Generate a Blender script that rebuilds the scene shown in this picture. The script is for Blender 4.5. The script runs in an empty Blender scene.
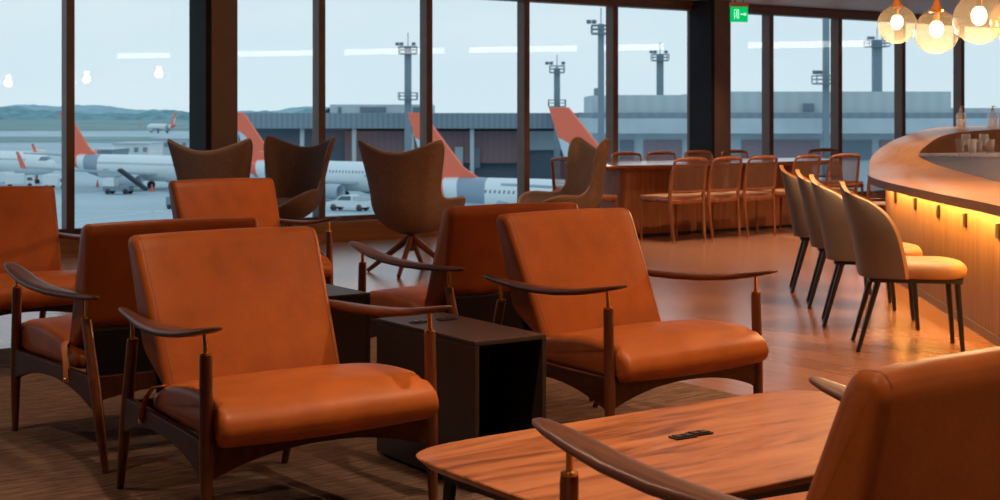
import bpy, math, random
from math import sin, cos, pi, radians, sqrt
from mathutils import Vector, Matrix

C = bpy.context.scene.collection
S = bpy.context.scene
H = 1.2                      # eye height
TH = math.atan(1450 / 2027)  # camera heading away from the window wall's normal
ST, CT = sin(TH), cos(TH)
HY, F = 112.6, 1450.0

# ------------------------------------------------------------------ camera, world, exposure, lights
cam_data = bpy.data.cameras.new('camera')
cam = bpy.data.objects.new('camera', cam_data); C.objects.link(cam)
cam.location = (0, 0, H)
cam.rotation_euler = (pi / 2, 0, -TH)
cam_data.sensor_width = 36; cam_data.lens = F / 1000 * 36
cam_data.shift_y = -(250 - HY) / 1000
cam_data.clip_start = .05; cam_data.clip_end = 9000
cam_data.dof.use_dof = True
cam_data.dof.focus_distance = 4.6
cam_data.dof.aperture_fstop = 9.0
S.camera = cam
S.view_settings.view_transform = 'Standard'
S.view_settings.look = 'None'
S.view_settings.gamma = 1
S.view_settings.use_curve_mapping = False
S.view_settings.exposure = 0.0
try:
    S.cycles.use_denoising = True
    S.cycles.denoiser = 'OPENIMAGEDENOISE'
    S.cycles.max_bounces = 8
    S.cycles.transparent_max_bounces = 24
    S.cycles.sample_clamp_indirect = 4
    S.cycles.caustics_reflective = False
    S.cycles.caustics_refractive = False
except Exception:
    pass

w = bpy.data.worlds.new('overcast_sky'); S.world = w; w.use_nodes = True
nt = w.node_tree; nt.nodes.clear()
wo = nt.nodes.new('ShaderNodeOutputWorld'); bg = nt.nodes.new('ShaderNodeBackground')
tc = nt.nodes.new('ShaderNodeTexCoord'); sp = nt.nodes.new('ShaderNodeSeparateXYZ')
rp = nt.nodes.new('ShaderNodeValToRGB'); nz = nt.nodes.new('ShaderNodeTexNoise')
mx = nt.nodes.new('ShaderNodeMixRGB'); mx.blend_type = 'MIX'
nt.links.new(tc.outputs['Generated'], sp.inputs[0]); nt.links.new(sp.outputs[2], rp.inputs[0])
rp.color_ramp.elements[0].position = 0.0; rp.color_ramp.elements[0].color = (.66, .79, .86, 1)
rp.color_ramp.elements[1].position = .5; rp.color_ramp.elements[1].color = (.50, .68, .80, 1)
mp = nt.nodes.new('ShaderNodeMapping'); mp.inputs['Scale'].default_value = (3, 3, 11)
nt.links.new(tc.outputs['Generated'], mp.inputs[0]); nt.links.new(mp.outputs[0], nz.inputs['Vector'])
nz.inputs['Scale'].default_value = 1.4; nz.inputs['Detail'].default_value = 4
cr = nt.nodes.new('ShaderNodeValToRGB')
cr.color_ramp.elements[0].position = .42; cr.color_ramp.elements[0].color = (0, 0, 0, 1)
cr.color_ramp.elements[1].position = .72; cr.color_ramp.elements[1].color = (.55, .55, .55, 1)
nt.links.new(nz.outputs['Fac'], cr.inputs[0]); nt.links.new(cr.outputs[0], mx.inputs[0])
nt.links.new(rp.outputs[0], mx.inputs[1]); mx.inputs[2].default_value = (.74, .84, .88, 1)
nt.links.new(mx.outputs[0], bg.inputs['Color']); nt.links.new(bg.outputs[0], wo.inputs['Surface'])
bg.inputs['Strength'].default_value = 1.1

CEIL = 2.45
WALL_Y = 11.95

# recessed ceiling downlights: (x, y, watts); housings are built further down
DOWNLIGHTS = [(1.6, 3.3, 50), (3.35, 3.3, 54), (2.7, 2.2, 46), (2.1, .2, 52), (.7, 1.5, 34), (.1, 2.2, 22), (.3, 4.9, 26), (2.2, 5.6, 20), (4.6, 1.6, 60), (5.2, 3.4, 66),
              (1.4, 7.2, 16), (3.6, 6.9, 24), (5.2, 5.6, 36), (6.9, 5.6, 60), (6.2, 8.9, 34), (8.8, 7.4, 60), (7.2, 3.2, 60),
              (8.6, 9.0, 60), (9.9, 9.0, 75), (11.2, 9.0, 75), (10.8, 10.9, 45), (9.2, 10.9, 40), (12.4, 9.4, 60), (12.6, 6.4, 60), (4.2, 10.0, 22), (2.2, 9.6, 16), (-1.2, 5.2, 18)]
WARM = (1.0, .74, .50)
for (x, y, p) in DOWNLIGHTS:
    ld = bpy.data.lights.new('downlight_lamp', 'SPOT'); ld.energy = p * 2.3; ld.color = WARM
    ld.spot_size = radians(96); ld.spot_blend = .85; ld.shadow_soft_size = .035
    lo = bpy.data.objects.new('downlight_lamp', ld); C.objects.link(lo); lo.location = (x, y, CEIL - .03)

# ------------------------------------------------------------------ helpers
def W(X, D, z=0.0):
    """camera-frame ground position (X right, D ahead) to world"""
    return Vector((D * ST + X * CT, D * CT - X * ST, z))

def PX(px, D):
    return (px - 500) / F * D

def PZ(py, D):
    return H + (HY - py) * D / F

def AT(px, py, z):
    """world point at height z seen in the photo at px, py"""
    D = F * (H - z) / (py - HY)
    return W(PX(px, D), D, z)

class MB:
    def __init__(s): s.v = []; s.f = []
    def add(s, vs, fs):
        b = len(s.v); s.v += [tuple(p) for p in vs]; s.f += [tuple(b + i for i in f) for f in fs]; return s
    def box(s, x0, x1, y0, y1, z0, z1):
        return s.add([(x0,y0,z0),(x1,y0,z0),(x1,y1,z0),(x0,y1,z0),(x0,y0,z1),(x1,y0,z1),(x1,y1,z1),(x0,y1,z1)],
                     [(0,3,2,1),(4,5,6,7),(0,1,5,4),(1,2,6,5),(2,3,7,6),(3,0,4,7)])
    def loft(s, rings, caps=True, closed=True):
        n = len(rings[0]); b = len(s.v)
        for r in rings: s.v += [tuple(p) for p in r]
        for i in range(len(rings) - 1):
            for j in range(n if closed else n - 1):
                k = (j + 1) % n
                s.f.append((b+i*n+j, b+i*n+k, b+(i+1)*n+k, b+(i+1)*n+j))
        if caps:
            s.f.append(tuple(b + j for j in reversed(range(n))))
            s.f.append(tuple(b + (len(rings)-1)*n + j for j in range(n)))
        return s
    def tube(s, pts, rad, n=12, flat=None):
        """round (or flattened) tube through pts; rad number or list"""
        pts = [Vector(p) for p in pts]; rings = []
        up = None
        for i, p in enumerate(pts):
            d = (pts[min(i+1, len(pts)-1)] - pts[max(i-1, 0)]).normalized()
            if up is None:
                up = Vector((0, 0, 1)) if abs(d.z) < .9 else Vector((0, 1, 0))
            a = d.cross(up).normalized(); b_ = a.cross(d).normalized(); up = b_
            r = rad[i] if isinstance(rad, (list, tuple)) else rad
            if isinstance(r, (list, tuple)): ra, rb = r
            else: ra = rb = r
            rings.append([p + a * (ra * cos(2*pi*k/n)) + b_ * (rb * sin(2*pi*k/n)) for k in range(n)])
        return s.loft(rings)
    def lathe(s, prof, c=(0,0,0), n=24):
        rings = [[(c[0]+r*cos(2*pi*k/n), c[1]+r*sin(2*pi*k/n), c[2]+z) for k in range(n)] for r, z in prof]
        return s.loft(rings)
    def prism(s, poly, z0, z1):
        return s.loft([[(x, y, z0) for x, y in poly], [(x, y, z1) for x, y in poly]])
    def ball(s, c, rx, ry=None, rz=None, n=20, m=12):
        ry = ry or rx; rz = rz or rx
        return s.loft([[(c[0]+rx*sin(a)*cos(2*pi*k/n), c[1]+ry*sin(a)*sin(2*pi*k/n), c[2]-rz*cos(a)) for k in range(n)]
                       for a in [max(.02, min(pi-.02, pi*i/m)) for i in range(m+1)]])
    def build(s, name, m, parent=None, smooth=35, bevel=0, label=None, mods=None, loc=None):
        me = bpy.data.meshes.new(name); me.from_pydata(s.v, [], s.f); me.update()
        me.materials.append(m)
        o = bpy.data.objects.new(name, me); C.objects.link(o)
        import bmesh
        bm = bmesh.new(); bm.from_mesh(me); bmesh.ops.recalc_face_normals(bm, faces=bm.faces); bm.to_mesh(me); bm.free()
        if smooth:
            me.polygons.foreach_set('use_smooth', [True] * len(me.polygons))
            me.set_sharp_from_angle(angle=radians(smooth))
        if bevel:
            b = o.modifiers.new('bevel', 'BEVEL'); b.width = bevel; b.segments = 2; b.limit_method = 'ANGLE'
        if parent: o.parent = parent
        if loc: o.location = loc
        if label: o['label'] = label
        return o

def tag(o, label=None, cat=None, group=None, kind=None):
    if label: o['label'] = label
    if cat: o['category'] = cat
    if group: o['group'] = group
    if kind: o['kind'] = kind
    return o

def empty(name, loc=(0,0,0), rz=0):
    o = bpy.data.objects.new(name, None); C.objects.link(o); o.location = loc; o.rotation_euler = (0,0,rz)
    o.empty_display_size = .1
    return o

def copy_tree(o, parent=None):
    c = o.copy(); C.objects.link(c)
    if parent: c.parent = parent
    for ch in [x for x in bpy.data.objects if x.parent == o]: copy_tree(ch, c)
    return c

def round_poly(pts, r, n=5):
    """round the corners of a closed 2-D polygon; r number or list"""
    out = []; N = len(pts)
    for i in range(N):
        p = Vector(pts[i]); a = Vector(pts[i-1]) - p; b = Vector(pts[(i+1) % N]) - p
        rr = r[i] if isinstance(r, (list, tuple)) else r
        rr = min(rr, a.length * .48, b.length * .48)
        A = p + a.normalized() * rr; B = p + b.normalized() * rr
        for k in range(n + 1):
            t = k / n; out.append(tuple(A * (1-t)**2 + p * 2*t*(1-t) + B * t*t))
    return out

def spline(keys, x):
    """monotone-ish catmull-rom through (x, y) keys"""
    if x <= keys[0][0]: return keys[0][1]
    if x >= keys[-1][0]: return keys[-1][1]
    for i in range(len(keys)-1):
        if x <= keys[i+1][0]:
            x0, y0 = keys[i]; x1, y1 = keys[i+1]; t = (x-x0)/(x1-x0)
            m0 = (keys[i+1][1]-keys[max(i-1,0)][1])/(keys[i+1][0]-keys[max(i-1,0)][0])*(x1-x0)
            j = min(i+2, len(keys)-1)
            m1 = (keys[j][1]-y0)/(keys[j][0]-x0)*(x1-x0)
            return (2*t**3-3*t*t+1)*y0+(t**3-2*t*t+t)*m0+(-2*t**3+3*t*t)*y1+(t**3-t*t)*m1

def upholster(mb, prof, half, r=.028, steps=4, nx=9, crown=0.0):
    """loft a closed (y, z) profile across x with softly rounded ends; half(y, z) gives the half width"""
    cy = sum(p[0] for p in prof)/len(prof); cz = sum(p[1] for p in prof)/len(prof)
    xs = []
    for i in range(steps + 1):
        a = pi/2 * i/steps; xs.append((1, r*(1-sin(a)), r*(1-cos(a))))   # (side, distance from end, inset)
    sec = [(-1, d, ins) for _, d, ins in reversed(xs)] 
    # from -end to +end: distances measured from the ends
    lst = []
    for _, d, ins in sorted(xs, key=lambda q: q[1]): lst.append(('L', d, ins))
    for k in range(1, nx): lst.append(('M', k/nx, 0))
    for _, d, ins in sorted(xs, key=lambda q: -q[1]): lst.append(('R', d, ins))
    rings = []
    N = len(prof)
    nrm = []
    for i in range(N):
        a = Vector(prof[i-1]); b = Vector(prof[(i+1) % N]); t = (b-a)
        n = Vector((-t.y, t.x)).normalized() if t.length > 1e-9 else Vector((0,0))
        if n.dot(Vector((cy, cz)) - Vector(prof[i])) < 0: n = -n
        nrm.append(n)
    for kind, d, ins in lst:
        ring = []
        for i, (y, z) in enumerate(prof):
            hw = half(y, z)
            if kind == 'L': x = -hw + d
            elif kind == 'R': x = hw - d
            else: x = -(hw-r) + 2*(hw-r)*d
            e = ins - crown*(1-(x/hw)**2)
            ring.append((x, y + nrm[i].x*e, z + nrm[i].y*e))
        rings.append(ring)
    return mb.loft(rings)

# ------------------------------------------------------------------ materials
def new_mat(name):
    m = bpy.data.materials.new(name); m.use_nodes = True
    return m, m.node_tree, m.node_tree.nodes['Principled BSDF']

def mat(name, col, rough=.5, metal=0, spec=.5, var=.12, scale=8, bump=0, bscale=60, coat=0, stretch=(1,1,1)):
    m, t, b = new_mat(name)
    b.inputs['Roughness'].default_value = rough; b.inputs['Metallic'].default_value = metal
    b.inputs['Specular IOR Level'].default_value = spec; b.inputs['Coat Weight'].default_value = coat
    tc = t.nodes.new('ShaderNodeTexCoord'); mp = t.nodes.new('ShaderNodeMapping'); mp.inputs['Scale'].default_value = stretch
    t.links.new(tc.outputs['Object'], mp.inputs[0])
    n = t.nodes.new('ShaderNodeTexNoise'); n.inputs['Scale'].default_value = scale; n.inputs['Detail'].default_value = 5
    t.links.new(mp.outputs[0], n.inputs['Vector'])
    r = t.nodes.new('ShaderNodeValToRGB')
    r.color_ramp.elements[0].position = .3; r.color_ramp.elements[1].position = .7
    r.color_ramp.elements[0].color = tuple(c*(1-var) for c in col) + (1,)
    r.color_ramp.elements[1].color = tuple(min(1, c*(1+var)) for c in col) + (1,)
    t.links.new(n.outputs['Fac'], r.inputs[0]); t.links.new(r.outputs[0], b.inputs['Base Color'])
    if bump:
        n2 = t.nodes.new('ShaderNodeTexNoise'); n2.inputs['Scale'].default_value = bscale; n2.inputs['Detail'].default_value = 3
        t.links.new(mp.outputs[0], n2.inputs['Vector'])
        bp = t.nodes.new('ShaderNodeBump'); bp.inputs['Strength'].default_value = bump; bp.inputs['Distance'].default_value = .003
        t.links.new(n2.outputs['Fac'], bp.inputs['Height']); t.links.new(bp.outputs[0], b.inputs['Normal'])
    return m

def wood(name, dark, light, scale=3.0, axis=0, rough=.4, spec=.5, coat=0, bands=6.0, contrast=(.35, .68), mid=None):
    """long-grain wood along the given object axis"""
    m, t, b = new_mat(name)
    b.inputs['Roughness'].default_value = rough; b.inputs['Specular IOR Level'].default_value = spec; b.inputs['Coat Weight'].default_value = coat
    b.inputs['Coat Roughness'].default_value = .2
    tc = t.nodes.new('ShaderNodeTexCoord'); mp = t.nodes.new('ShaderNodeMapping')
    sc = [bands]*3; sc[axis] = .55; mp.inputs['Scale'].default_value = sc
    t.links.new(tc.outputs['Object'], mp.inputs[0])
    n = t.nodes.new('ShaderNodeTexNoise'); n.inputs['Scale'].default_value = scale; n.inputs['Detail'].default_value = 6
    n.inputs['Roughness'].default_value = .62; n.inputs['Distortion'].default_value = 1.2
    t.links.new(mp.outputs[0], n.inputs['Vector'])
    r = t.nodes.new('ShaderNodeValToRGB')
    r.color_ramp.elements[0].position = contrast[0]; r.color_ramp.elements[1].position = contrast[1]
    r.color_ramp.elements[0].color = dark + (1,); r.color_ramp.elements[1].color = light + (1,)
    if mid:
        e = r.color_ramp.elements.new((contrast[0]+contrast[1])/2); e.color = mid + (1,)
    t.links.new(n.outputs['Fac'], r.inputs[0]); t.links.new(r.outputs[0], b.inputs['Base Color'])
    bp = t.nodes.new('ShaderNodeBump'); bp.inputs['Strength'].default_value = .06; bp.inputs['Distance'].default_value = .002
    t.links.new(n.outputs['Fac'], bp.inputs['Height']); t.links.new(bp.outputs[0], b.inputs['Normal'])
    return m

def emit(name, col, strength):
    m = bpy.data.materials.new(name); m.use_nodes = True; t = m.node_tree; t.nodes.clear()
    o = t.nodes.new('ShaderNodeOutputMaterial'); e = t.nodes.new('ShaderNodeEmission')
    e.inputs[0].default_value = col + (1,); e.inputs[1].default_value = strength
    t.links.new(e.outputs[0], o.inputs[0]); return m

def glass(name, tint=(1,1,1), refl=1.5, rough=0.0, boost=1.0, frost=0):
    m = bpy.data.materials.new(name); m.use_nodes = True; t = m.node_tree; t.nodes.clear()
    o = t.nodes.new('ShaderNodeOutputMaterial'); tr = t.nodes.new('ShaderNodeBsdfTransparent'); gl = t.nodes.new('ShaderNodeBsdfGlossy')
    mxs = t.nodes.new('ShaderNodeMixShader'); fr = t.nodes.new('ShaderNodeFresnel'); fr.inputs[0].default_value = refl
    mu = t.nodes.new('ShaderNodeMath'); mu.operation = 'MULTIPLY'; mu.inputs[1].default_value = boost; mu.use_clamp = True
    gl.inputs['Roughness'].default_value = rough; tr.inputs[0].default_value = tint + (1,)
    ge = t.nodes.new('ShaderNodeNewGeometry'); inv = t.nodes.new('ShaderNodeMath'); inv.operation = 'SUBTRACT'; inv.inputs[0].default_value = 1
    m3 = t.nodes.new('ShaderNodeMath'); m3.operation = 'MULTIPLY'      # reflect once per sheet: only where the ray enters
    t.links.new(ge.outputs['Backfacing'], inv.inputs[1]); t.links.new(fr.outputs[0], m3.inputs[0]); t.links.new(inv.outputs[0], m3.inputs[1])
    t.links.new(m3.outputs[0], mu.inputs[0]); t.links.new(mu.outputs[0], mxs.inputs[0])
    t.links.new(tr.outputs[0], mxs.inputs[1]); t.links.new(gl.outputs[0], mxs.inputs[2]); t.links.new(mxs.outputs[0], o.inputs[0])
    if frost:      # lightly smoked glass: a little of the light scatters in the wall
        ts = t.nodes.new('ShaderNodeBsdfTranslucent'); ts.inputs[0].default_value = tint + (1,); m4 = t.nodes.new('ShaderNodeMixShader'); m4.inputs[0].default_value = frost
        t.links.new(mxs.outputs[0], m4.inputs[1]); t.links.new(ts.outputs[0], m4.inputs[2]); t.links.new(m4.outputs[0], o.inputs[0])
    return m

M = {}
M['leather'] = mat('cognac_leather', (.40, .096, .016), rough=.46, spec=.28, var=.14, scale=9, bump=.25, bscale=90)
M['piping'] = mat('dark_leather_piping', (.22, .058, .014), rough=.5)
M['strap'] = mat('strap_leather', (.50, .15, .035), rough=.5)
M['chair_wood'] = wood('reddish_walnut', (.085, .019, .006), (.20, .055, .016), axis=2, rough=.35, coat=.25, bands=14)
M['arm_wood'] = wood('dark_walnut_arm', (.070, .017, .007), (.17, .045, .016), axis=1, rough=.45, coat=.12, bands=16)
M['rail_wood'] = wood('dark_walnut_rail', (.045, .012, .005), (.095, .026, .010), axis=1, rough=.5, spec=.25, bands=14)
M['brass'] = mat('brass', (.85, .50, .16), rough=.22, metal=1, var=.04)
M['table_top'] = wood('figured_walnut_top', (.13, .034, .011), (.46, .17, .07), axis=0, rough=.36, coat=.2, bands=4.2, scale=3.0, contrast=(.34, .64), mid=(.36, .115, .042))
M['black_metal'] = mat('black_metal', (.012, .011, .012), rough=.4)
M['box'] = mat('espresso_lacquer', (.036, .020, .016), rough=.42, spec=.5, var=.12, scale=5)
M['box_inside'] = mat('black_lining', (.008, .007, .007), rough=.7)
M['lining'] = mat('dark_shade_fill', (.018, .010, .008), rough=.8)  # near-black for the added sheet that stands in for shade
M['plastic'] = mat('black_plastic', (.015, .014, .015), rough=.3)
M['egg'] = mat('brown_wool', (.175, .115, .092), rough=.8, spec=.25, var=.12, scale=40, bump=.2, bscale=300)
M['egg_piping'] = mat('wool_piping', (.36, .22, .16), rough=.7)
M['dining_wood'] = wood('red_brown_wood', (.16, .042, .013), (.34, .11, .036), axis=2, rough=.35, coat=.25, bands=12)
M['dining_top'] = wood('long_table_top', (.13, .036, .012), (.26, .085, .030), axis=0, rough=.22, coat=.4, bands=6)
M['dining_base'] = wood('long_table_base', (.20, .055, .016), (.36, .115, .036), axis=2, rough=.4, bands=9)
M['dining_seat'] = mat('seat_weave', (.42, .20, .10), rough=.6, bump=.3, bscale=160)
M['cane'] = mat('cane_weave', (.20, .085, .04), rough=.6)
M['tan'] = mat('tan_leather', (.40, .215, .095), rough=.5, spec=.35, var=.07, scale=10)
M['tan_shaded'] = mat('shaded_tan_leather', (.135, .112, .098), rough=.5, spec=.35, var=.07, scale=10)
M['bar_wood'] = wood('bar_oak', (.32, .135, .048), (.52, .25, .10), axis=0, rough=.32, coat=.3, bands=7)
M['bar_edge'] = mat('bar_edge', (.10, .065, .05), rough=.35)
M['bar_panel'] = wood('bar_panel_walnut', (.16, .078, .045), (.29, .155, .095), axis=2, rough=.5, bands=13)
M['station'] = mat('grey_stone', (.10, .10, .115), rough=.3, var=.1)
M['station_top'] = mat('steel_top', (.42, .32, .26), rough=.18, metal=.6)
M['frame'] = mat('dark_bronze_frame', (.12, .06, .045), rough=.45, spec=.4)
M['column_black'] = mat('black_steel_column', (.010, .010, .013), rough=.7, spec=.15)
M['column_brown'] = mat('bronze_cladding', (.11, .055, .04), rough=.5)
M['plinth'] = wood('oak_plinth', (.24, .105, .04), (.38, .18, .07), axis=0, rough=.45, bands=8)
M['wall'] = mat('plaster', (.45, .36, .30), rough=.8)
M['pane'] = glass('window_glass', (.96, .985, .99), 1.45, 0, 1.0)
M['globe'] = glass('amber_globe_glass', (1.0, .82, .60), 1.45, 0, 2.6, frost=.010)
M['clear'] = glass('clear_glass', (.95, .93, .92), 1.5, 0.05, 2.6, frost=.16)
M['bulb'] = emit('warm_bulb', (1.0, .80, .52), 26)
M['led'] = emit('amber_led', (1.0, .48, .07), 10)
M['lamp_disc'] = emit('downlight_disc', (1.0, .78, .52), 9)
M['linear'] = emit('linear_light', (1.0, .93, .88), 8)
M['exit'] = emit('exit_green', (.0, .52, .13), 1.0)
M['exit_white'] = emit('exit_white', (.45, 1.0, .62), 1.3)
M['soap'] = glass('pale_soap', (.90, .84, .84), 1.35, .1, 1.5, frost=.35)
M['pump'] = mat('pink_white_pump', (.80, .62, .55), rough=.4, var=.03)
M['copper'] = mat('copper_bracket', (.75, .32, .14), rough=.35, metal=.5)
M['white_paint'] = mat('white_paint', (.80, .83, .85), rough=.5, var=.03)
M['white_plastic'] = mat('white_plastic', (.85, .80, .76), rough=.35, var=.03)
M['tyre'] = mat('tyre', (.03, .035, .045), rough=.8)
M['orange'] = mat('orange_paint', (.85, .16, .09), rough=.4, var=.03)
M['steel'] = mat('painted_steel', (.22, .29, .34), rough=.6)
M['vehicle_glass'] = mat('vehicle_glass', (.10, .16, .20), rough=.15)

def floor_mat():
    m, t, b = new_mat('oak_floor')
    tc = t.nodes.new('ShaderNodeTexCoord'); mp = t.nodes.new('ShaderNodeMapping'); mp.inputs['Rotation'].default_value = (0,0,radians(90))
    br = t.nodes.new('ShaderNodeTexBrick'); br.inputs['Scale'].default_value = 1.0
    br.inputs['Brick Width'].default_value = 1.8; br.inputs['Row Height'].default_value = .19; br.inputs['Mortar Size'].default_value = .001
    br.inputs['Color1'].default_value = (.37, .17, .10, 1); br.inputs['Color2'].default_value = (.31, .14, .083, 1); br.inputs['Mortar'].default_value = (.13, .06, .03, 1)
    t.links.new(tc.outputs['Object'], mp.inputs[0]); t.links.new(mp.outputs[0], br.inputs['Vector'])
    n = t.nodes.new('ShaderNodeTexNoise'); n.inputs['Scale'].default_value = 4; n.inputs['Detail'].default_value = 6
    mp2 = t.nodes.new('ShaderNodeMapping'); mp2.inputs['Scale'].default_value = (5, .5, 1)
    t.links.new(tc.outputs['Object'], mp2.inputs[0]); t.links.new(mp2.outputs[0], n.inputs['Vector'])
    mxc = t.nodes.new('ShaderNodeMixRGB'); mxc.blend_type = 'MULTIPLY'; mxc.inputs[0].default_value = .5
    rr = t.nodes.new('ShaderNodeValToRGB'); rr.color_ramp.elements[0].color = (.75,.72,.70,1); rr.color_ramp.elements[1].color = (1.15,1.12,1.1,1)
    t.links.new(n.outputs['Fac'], rr.inputs[0]); t.links.new(br.outputs['Color'], mxc.inputs[1]); t.links.new(rr.outputs[0], mxc.inputs[2])
    t.links.new(mxc.outputs[0], b.inputs['Base Color'])
    r2 = t.nodes.new('ShaderNodeMapRange'); r2.inputs[3].default_value = .20; r2.inputs[4].default_value = .25
    t.links.new(n.outputs['Fac'], r2.inputs[0]); t.links.new(r2.outputs[0], b.inputs['Roughness'])
    b.inputs['Specular IOR Level'].default_value = .55
    return m
M['floor'] = floor_mat()

def carpet_mat():
    m, t, b = new_mat('brown_carpet')
    tc = t.nodes.new('ShaderNodeTexCoord')
    mp = t.nodes.new('ShaderNodeMapping'); mp.inputs['Scale'].default_value = (1.2, 9, 1)
    n = t.nodes.new('ShaderNodeTexNoise'); n.inputs['Scale'].default_value = 5; n.inputs['Detail'].default_value = 8; n.inputs['Roughness'].default_value = .75
    t.links.new(tc.outputs['Object'], mp.inputs[0]); t.links.new(mp.outputs[0], n.inputs['Vector'])
    r = t.nodes.new('ShaderNodeValToRGB')
    r.color_ramp.elements[0].position = .32; r.color_ramp.elements[0].color = (.045, .025, .015, 1)
    r.color_ramp.elements[1].position = .68; r.color_ramp.elements[1].color = (.26, .15, .102, 1)
    t.links.new(n.outputs['Fac'], r.inputs[0]); t.links.new(r.outputs[0], b.inputs['Base Color'])
    b.inputs['Roughness'].default_value = .95; b.inputs['Specular IOR Level'].default_value = .15
    n2 = t.nodes.new('ShaderNodeTexNoise'); n2.inputs['Scale'].default_value = 260; n2.inputs['Detail'].default_value = 2
    t.links.new(tc.outputs['Object'], n2.inputs['Vector'])
    bp = t.nodes.new('ShaderNodeBump'); bp.inputs['Strength'].default_value = .6; bp.inputs['Distance'].default_value = .006
    t.links.new(n2.outputs['Fac'], bp.inputs['Height']); t.links.new(bp.outputs[0], b.inputs['Normal'])
    return m
M['carpet'] = carpet_mat()

def ceiling_mat():
    m, t, b = new_mat('perforated_ceiling')
    tc = t.nodes.new('ShaderNodeTexCoord')
    v = t.nodes.new('ShaderNodeTexVoronoi'); v.inputs['Scale'].default_value = 16; v.inputs['Randomness'].default_value = 0
    t.links.new(tc.outputs['Object'], v.inputs['Vector'])
    r = t.nodes.new('ShaderNodeValToRGB'); r.color_ramp.interpolation = 'CONSTANT'
    r.color_ramp.elements[0].color = (.06, .035, .028, 1); r.color_ramp.elements[1].position = .22; r.color_ramp.elements[1].color = (.60, .40, .33, 1)
    t.links.new(v.outputs['Distance'], r.inputs[0]); t.links.new(r.outputs[0], b.inputs['Base Color'])
    b.inputs['Roughness'].default_value = .5
    return m
M['ceiling'] = ceiling_mat()

# ------------------------------------------------------------------ the room
X0, X1, Y0 = -7.0, 22.3, -9.0
def struct(o, label=None): return tag(o, label, None, None, 'structure')
struct(MB().box(X0, X1, Y0, WALL_Y + .25, -.3, 0).build('floor', M['floor'], smooth=0))
struct(MB().box(X0, X1, Y0, WALL_Y + .25, CEIL, CEIL + .3).build('ceiling', M['ceiling'], smooth=0))
struct(MB().box(X0 - .2, X0, Y0, WALL_Y + .25, -.3, CEIL + .3).build('wall_left', M['wall'], smooth=0))
struct(MB().box(X1, X1 + .2, Y0, WALL_Y + .25, -.3, CEIL + .3).build('wall_right', M['wall'], smooth=0))
struct(MB().box(X0 - .2, X1 + .2, Y0 - .2, Y0, -.3, CEIL + .3).build('wall_back', M['wall'], smooth=0))
struct(MB().box(X0 + .02, 4.38, -8.8, 7.42, .0005, .008).build('floor_carpet', M['carpet'], smooth=0))
# wooden plinth below the glazing with a pale cap
o = struct(MB().box(X0, X1, WALL_Y - .06, WALL_Y + .2, 0, .165).build('baseboard_window', M['plinth'], smooth=0))
MB().box(X0, X1, WALL_Y - .075, WALL_Y + .2, .165, .185).build('cap', M['station_top'], o, smooth=0)
# dark header above the glazing
o = struct(MB().box(X0, X1, WALL_Y - .02, WALL_Y + .14, 2.345, CEIL).build('trim_header', M['frame'], smooth=0))
MB().box(X0, X1, WALL_Y - .045, WALL_Y - .02, 2.40, 2.43).build('rail', M['frame'], o, smooth=0)
BAY = 1.189; WX = 4.135
k = 0
for n in range(-9, 15):
    xa = WX + BAY * n; xb = xa + BAY
    k += 1
    wn = MB()
    wn.box(xa - .035, xa + .035, WALL_Y, WALL_Y + .13, .185, 2.345)          # mullion
    wn.box(xa + .035, xb - .035, WALL_Y + .03, WALL_Y + .10, .185, .225)     # sill rail
    fr = struct(wn.build('window_%d' % k, M['frame'], smooth=0, bevel=.004))
    MB().box(xa + .035, xb - .035, WALL_Y + .06, WALL_Y + .072, .225, 2.345).build('pane', M['pane'], fr, smooth=0)
for n, px in ((1, 5.2), (6, 11.17)):
    c = struct(MB().box(px, px + .05, WALL_Y - .33, WALL_Y + .02, 0, CEIL).build('column', M['column_black'], smooth=0))
    MB().box(px + .0505, px + .30, WALL_Y - .33, WALL_Y + .02, 0, CEIL).build('cladding', M['column_brown'], c, smooth=0, bevel=.006)

# downlight housings
proto = None
for i, (x, y, p) in enumerate(DOWNLIGHTS):
    if proto is None:
        proto = MB().lathe([(.045, 0), (.06, 0), (.06, -.008), (.045, -.008), (.045, -.001)], n=20).build('downlight', M['white_plastic'])
        MB().lathe([(.001, -.0015), (.044, -.0015), (.044, -.003), (.001, -.003)], n=20).build('lens', M['lamp_disc'], proto)
        d = proto
    else: d = copy_tree(proto)
    d.location = (x, y, CEIL)
    tag(d, 'small round recessed downlight in the ceiling', 'ceiling light', 'recessed downlights')
# linear ceiling lights over the far side of the lounge (seen as streaks in the window glass)
a = Vector((10.9, -5.0, 0)); b_ = Vector((19.5, 8.1, 0)); dv = (b_ - a)
for i in range(6):
    p0 = a + dv * (i / 6 + .01); L = dv.length / 6 * .80
    o = MB().box(0, L, -.05, .05, -.03, 0).build('linear_light', M['frame'], smooth=0)
    MB().box(.01, L - .01, -.045, .045, -.135, -.0301).build('diffuser', M['linear'], o, smooth=0)
    o.location = (p0.x, p0.y, CEIL - .001); o.rotation_euler = (0, 0, math.atan2(dv.y, dv.x))
    tag(o, 'slim linear ceiling light beyond the right edge of the bar', 'ceiling light', 'linear ceiling lights')

# ------------------------------------------------------------------ leather armchairs
def quad_loft(mb, pts, wid, thk, n=10):
    """flattened blade along pts, widths across x and thickness up"""
    rings = []
    for (x, y, z), w_, t_ in zip(pts, wid, thk):
        ring = []
        for k in range(n):
            a = 2*pi*k/n; cx, sz = cos(a), sin(a)
            ring.append((x + w_*math.copysign(abs(cx)**.6, cx), y, z + t_*math.copysign(abs(sz)**.6, sz)))
        rings.append(ring)
    return mb.loft(rings)

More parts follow.
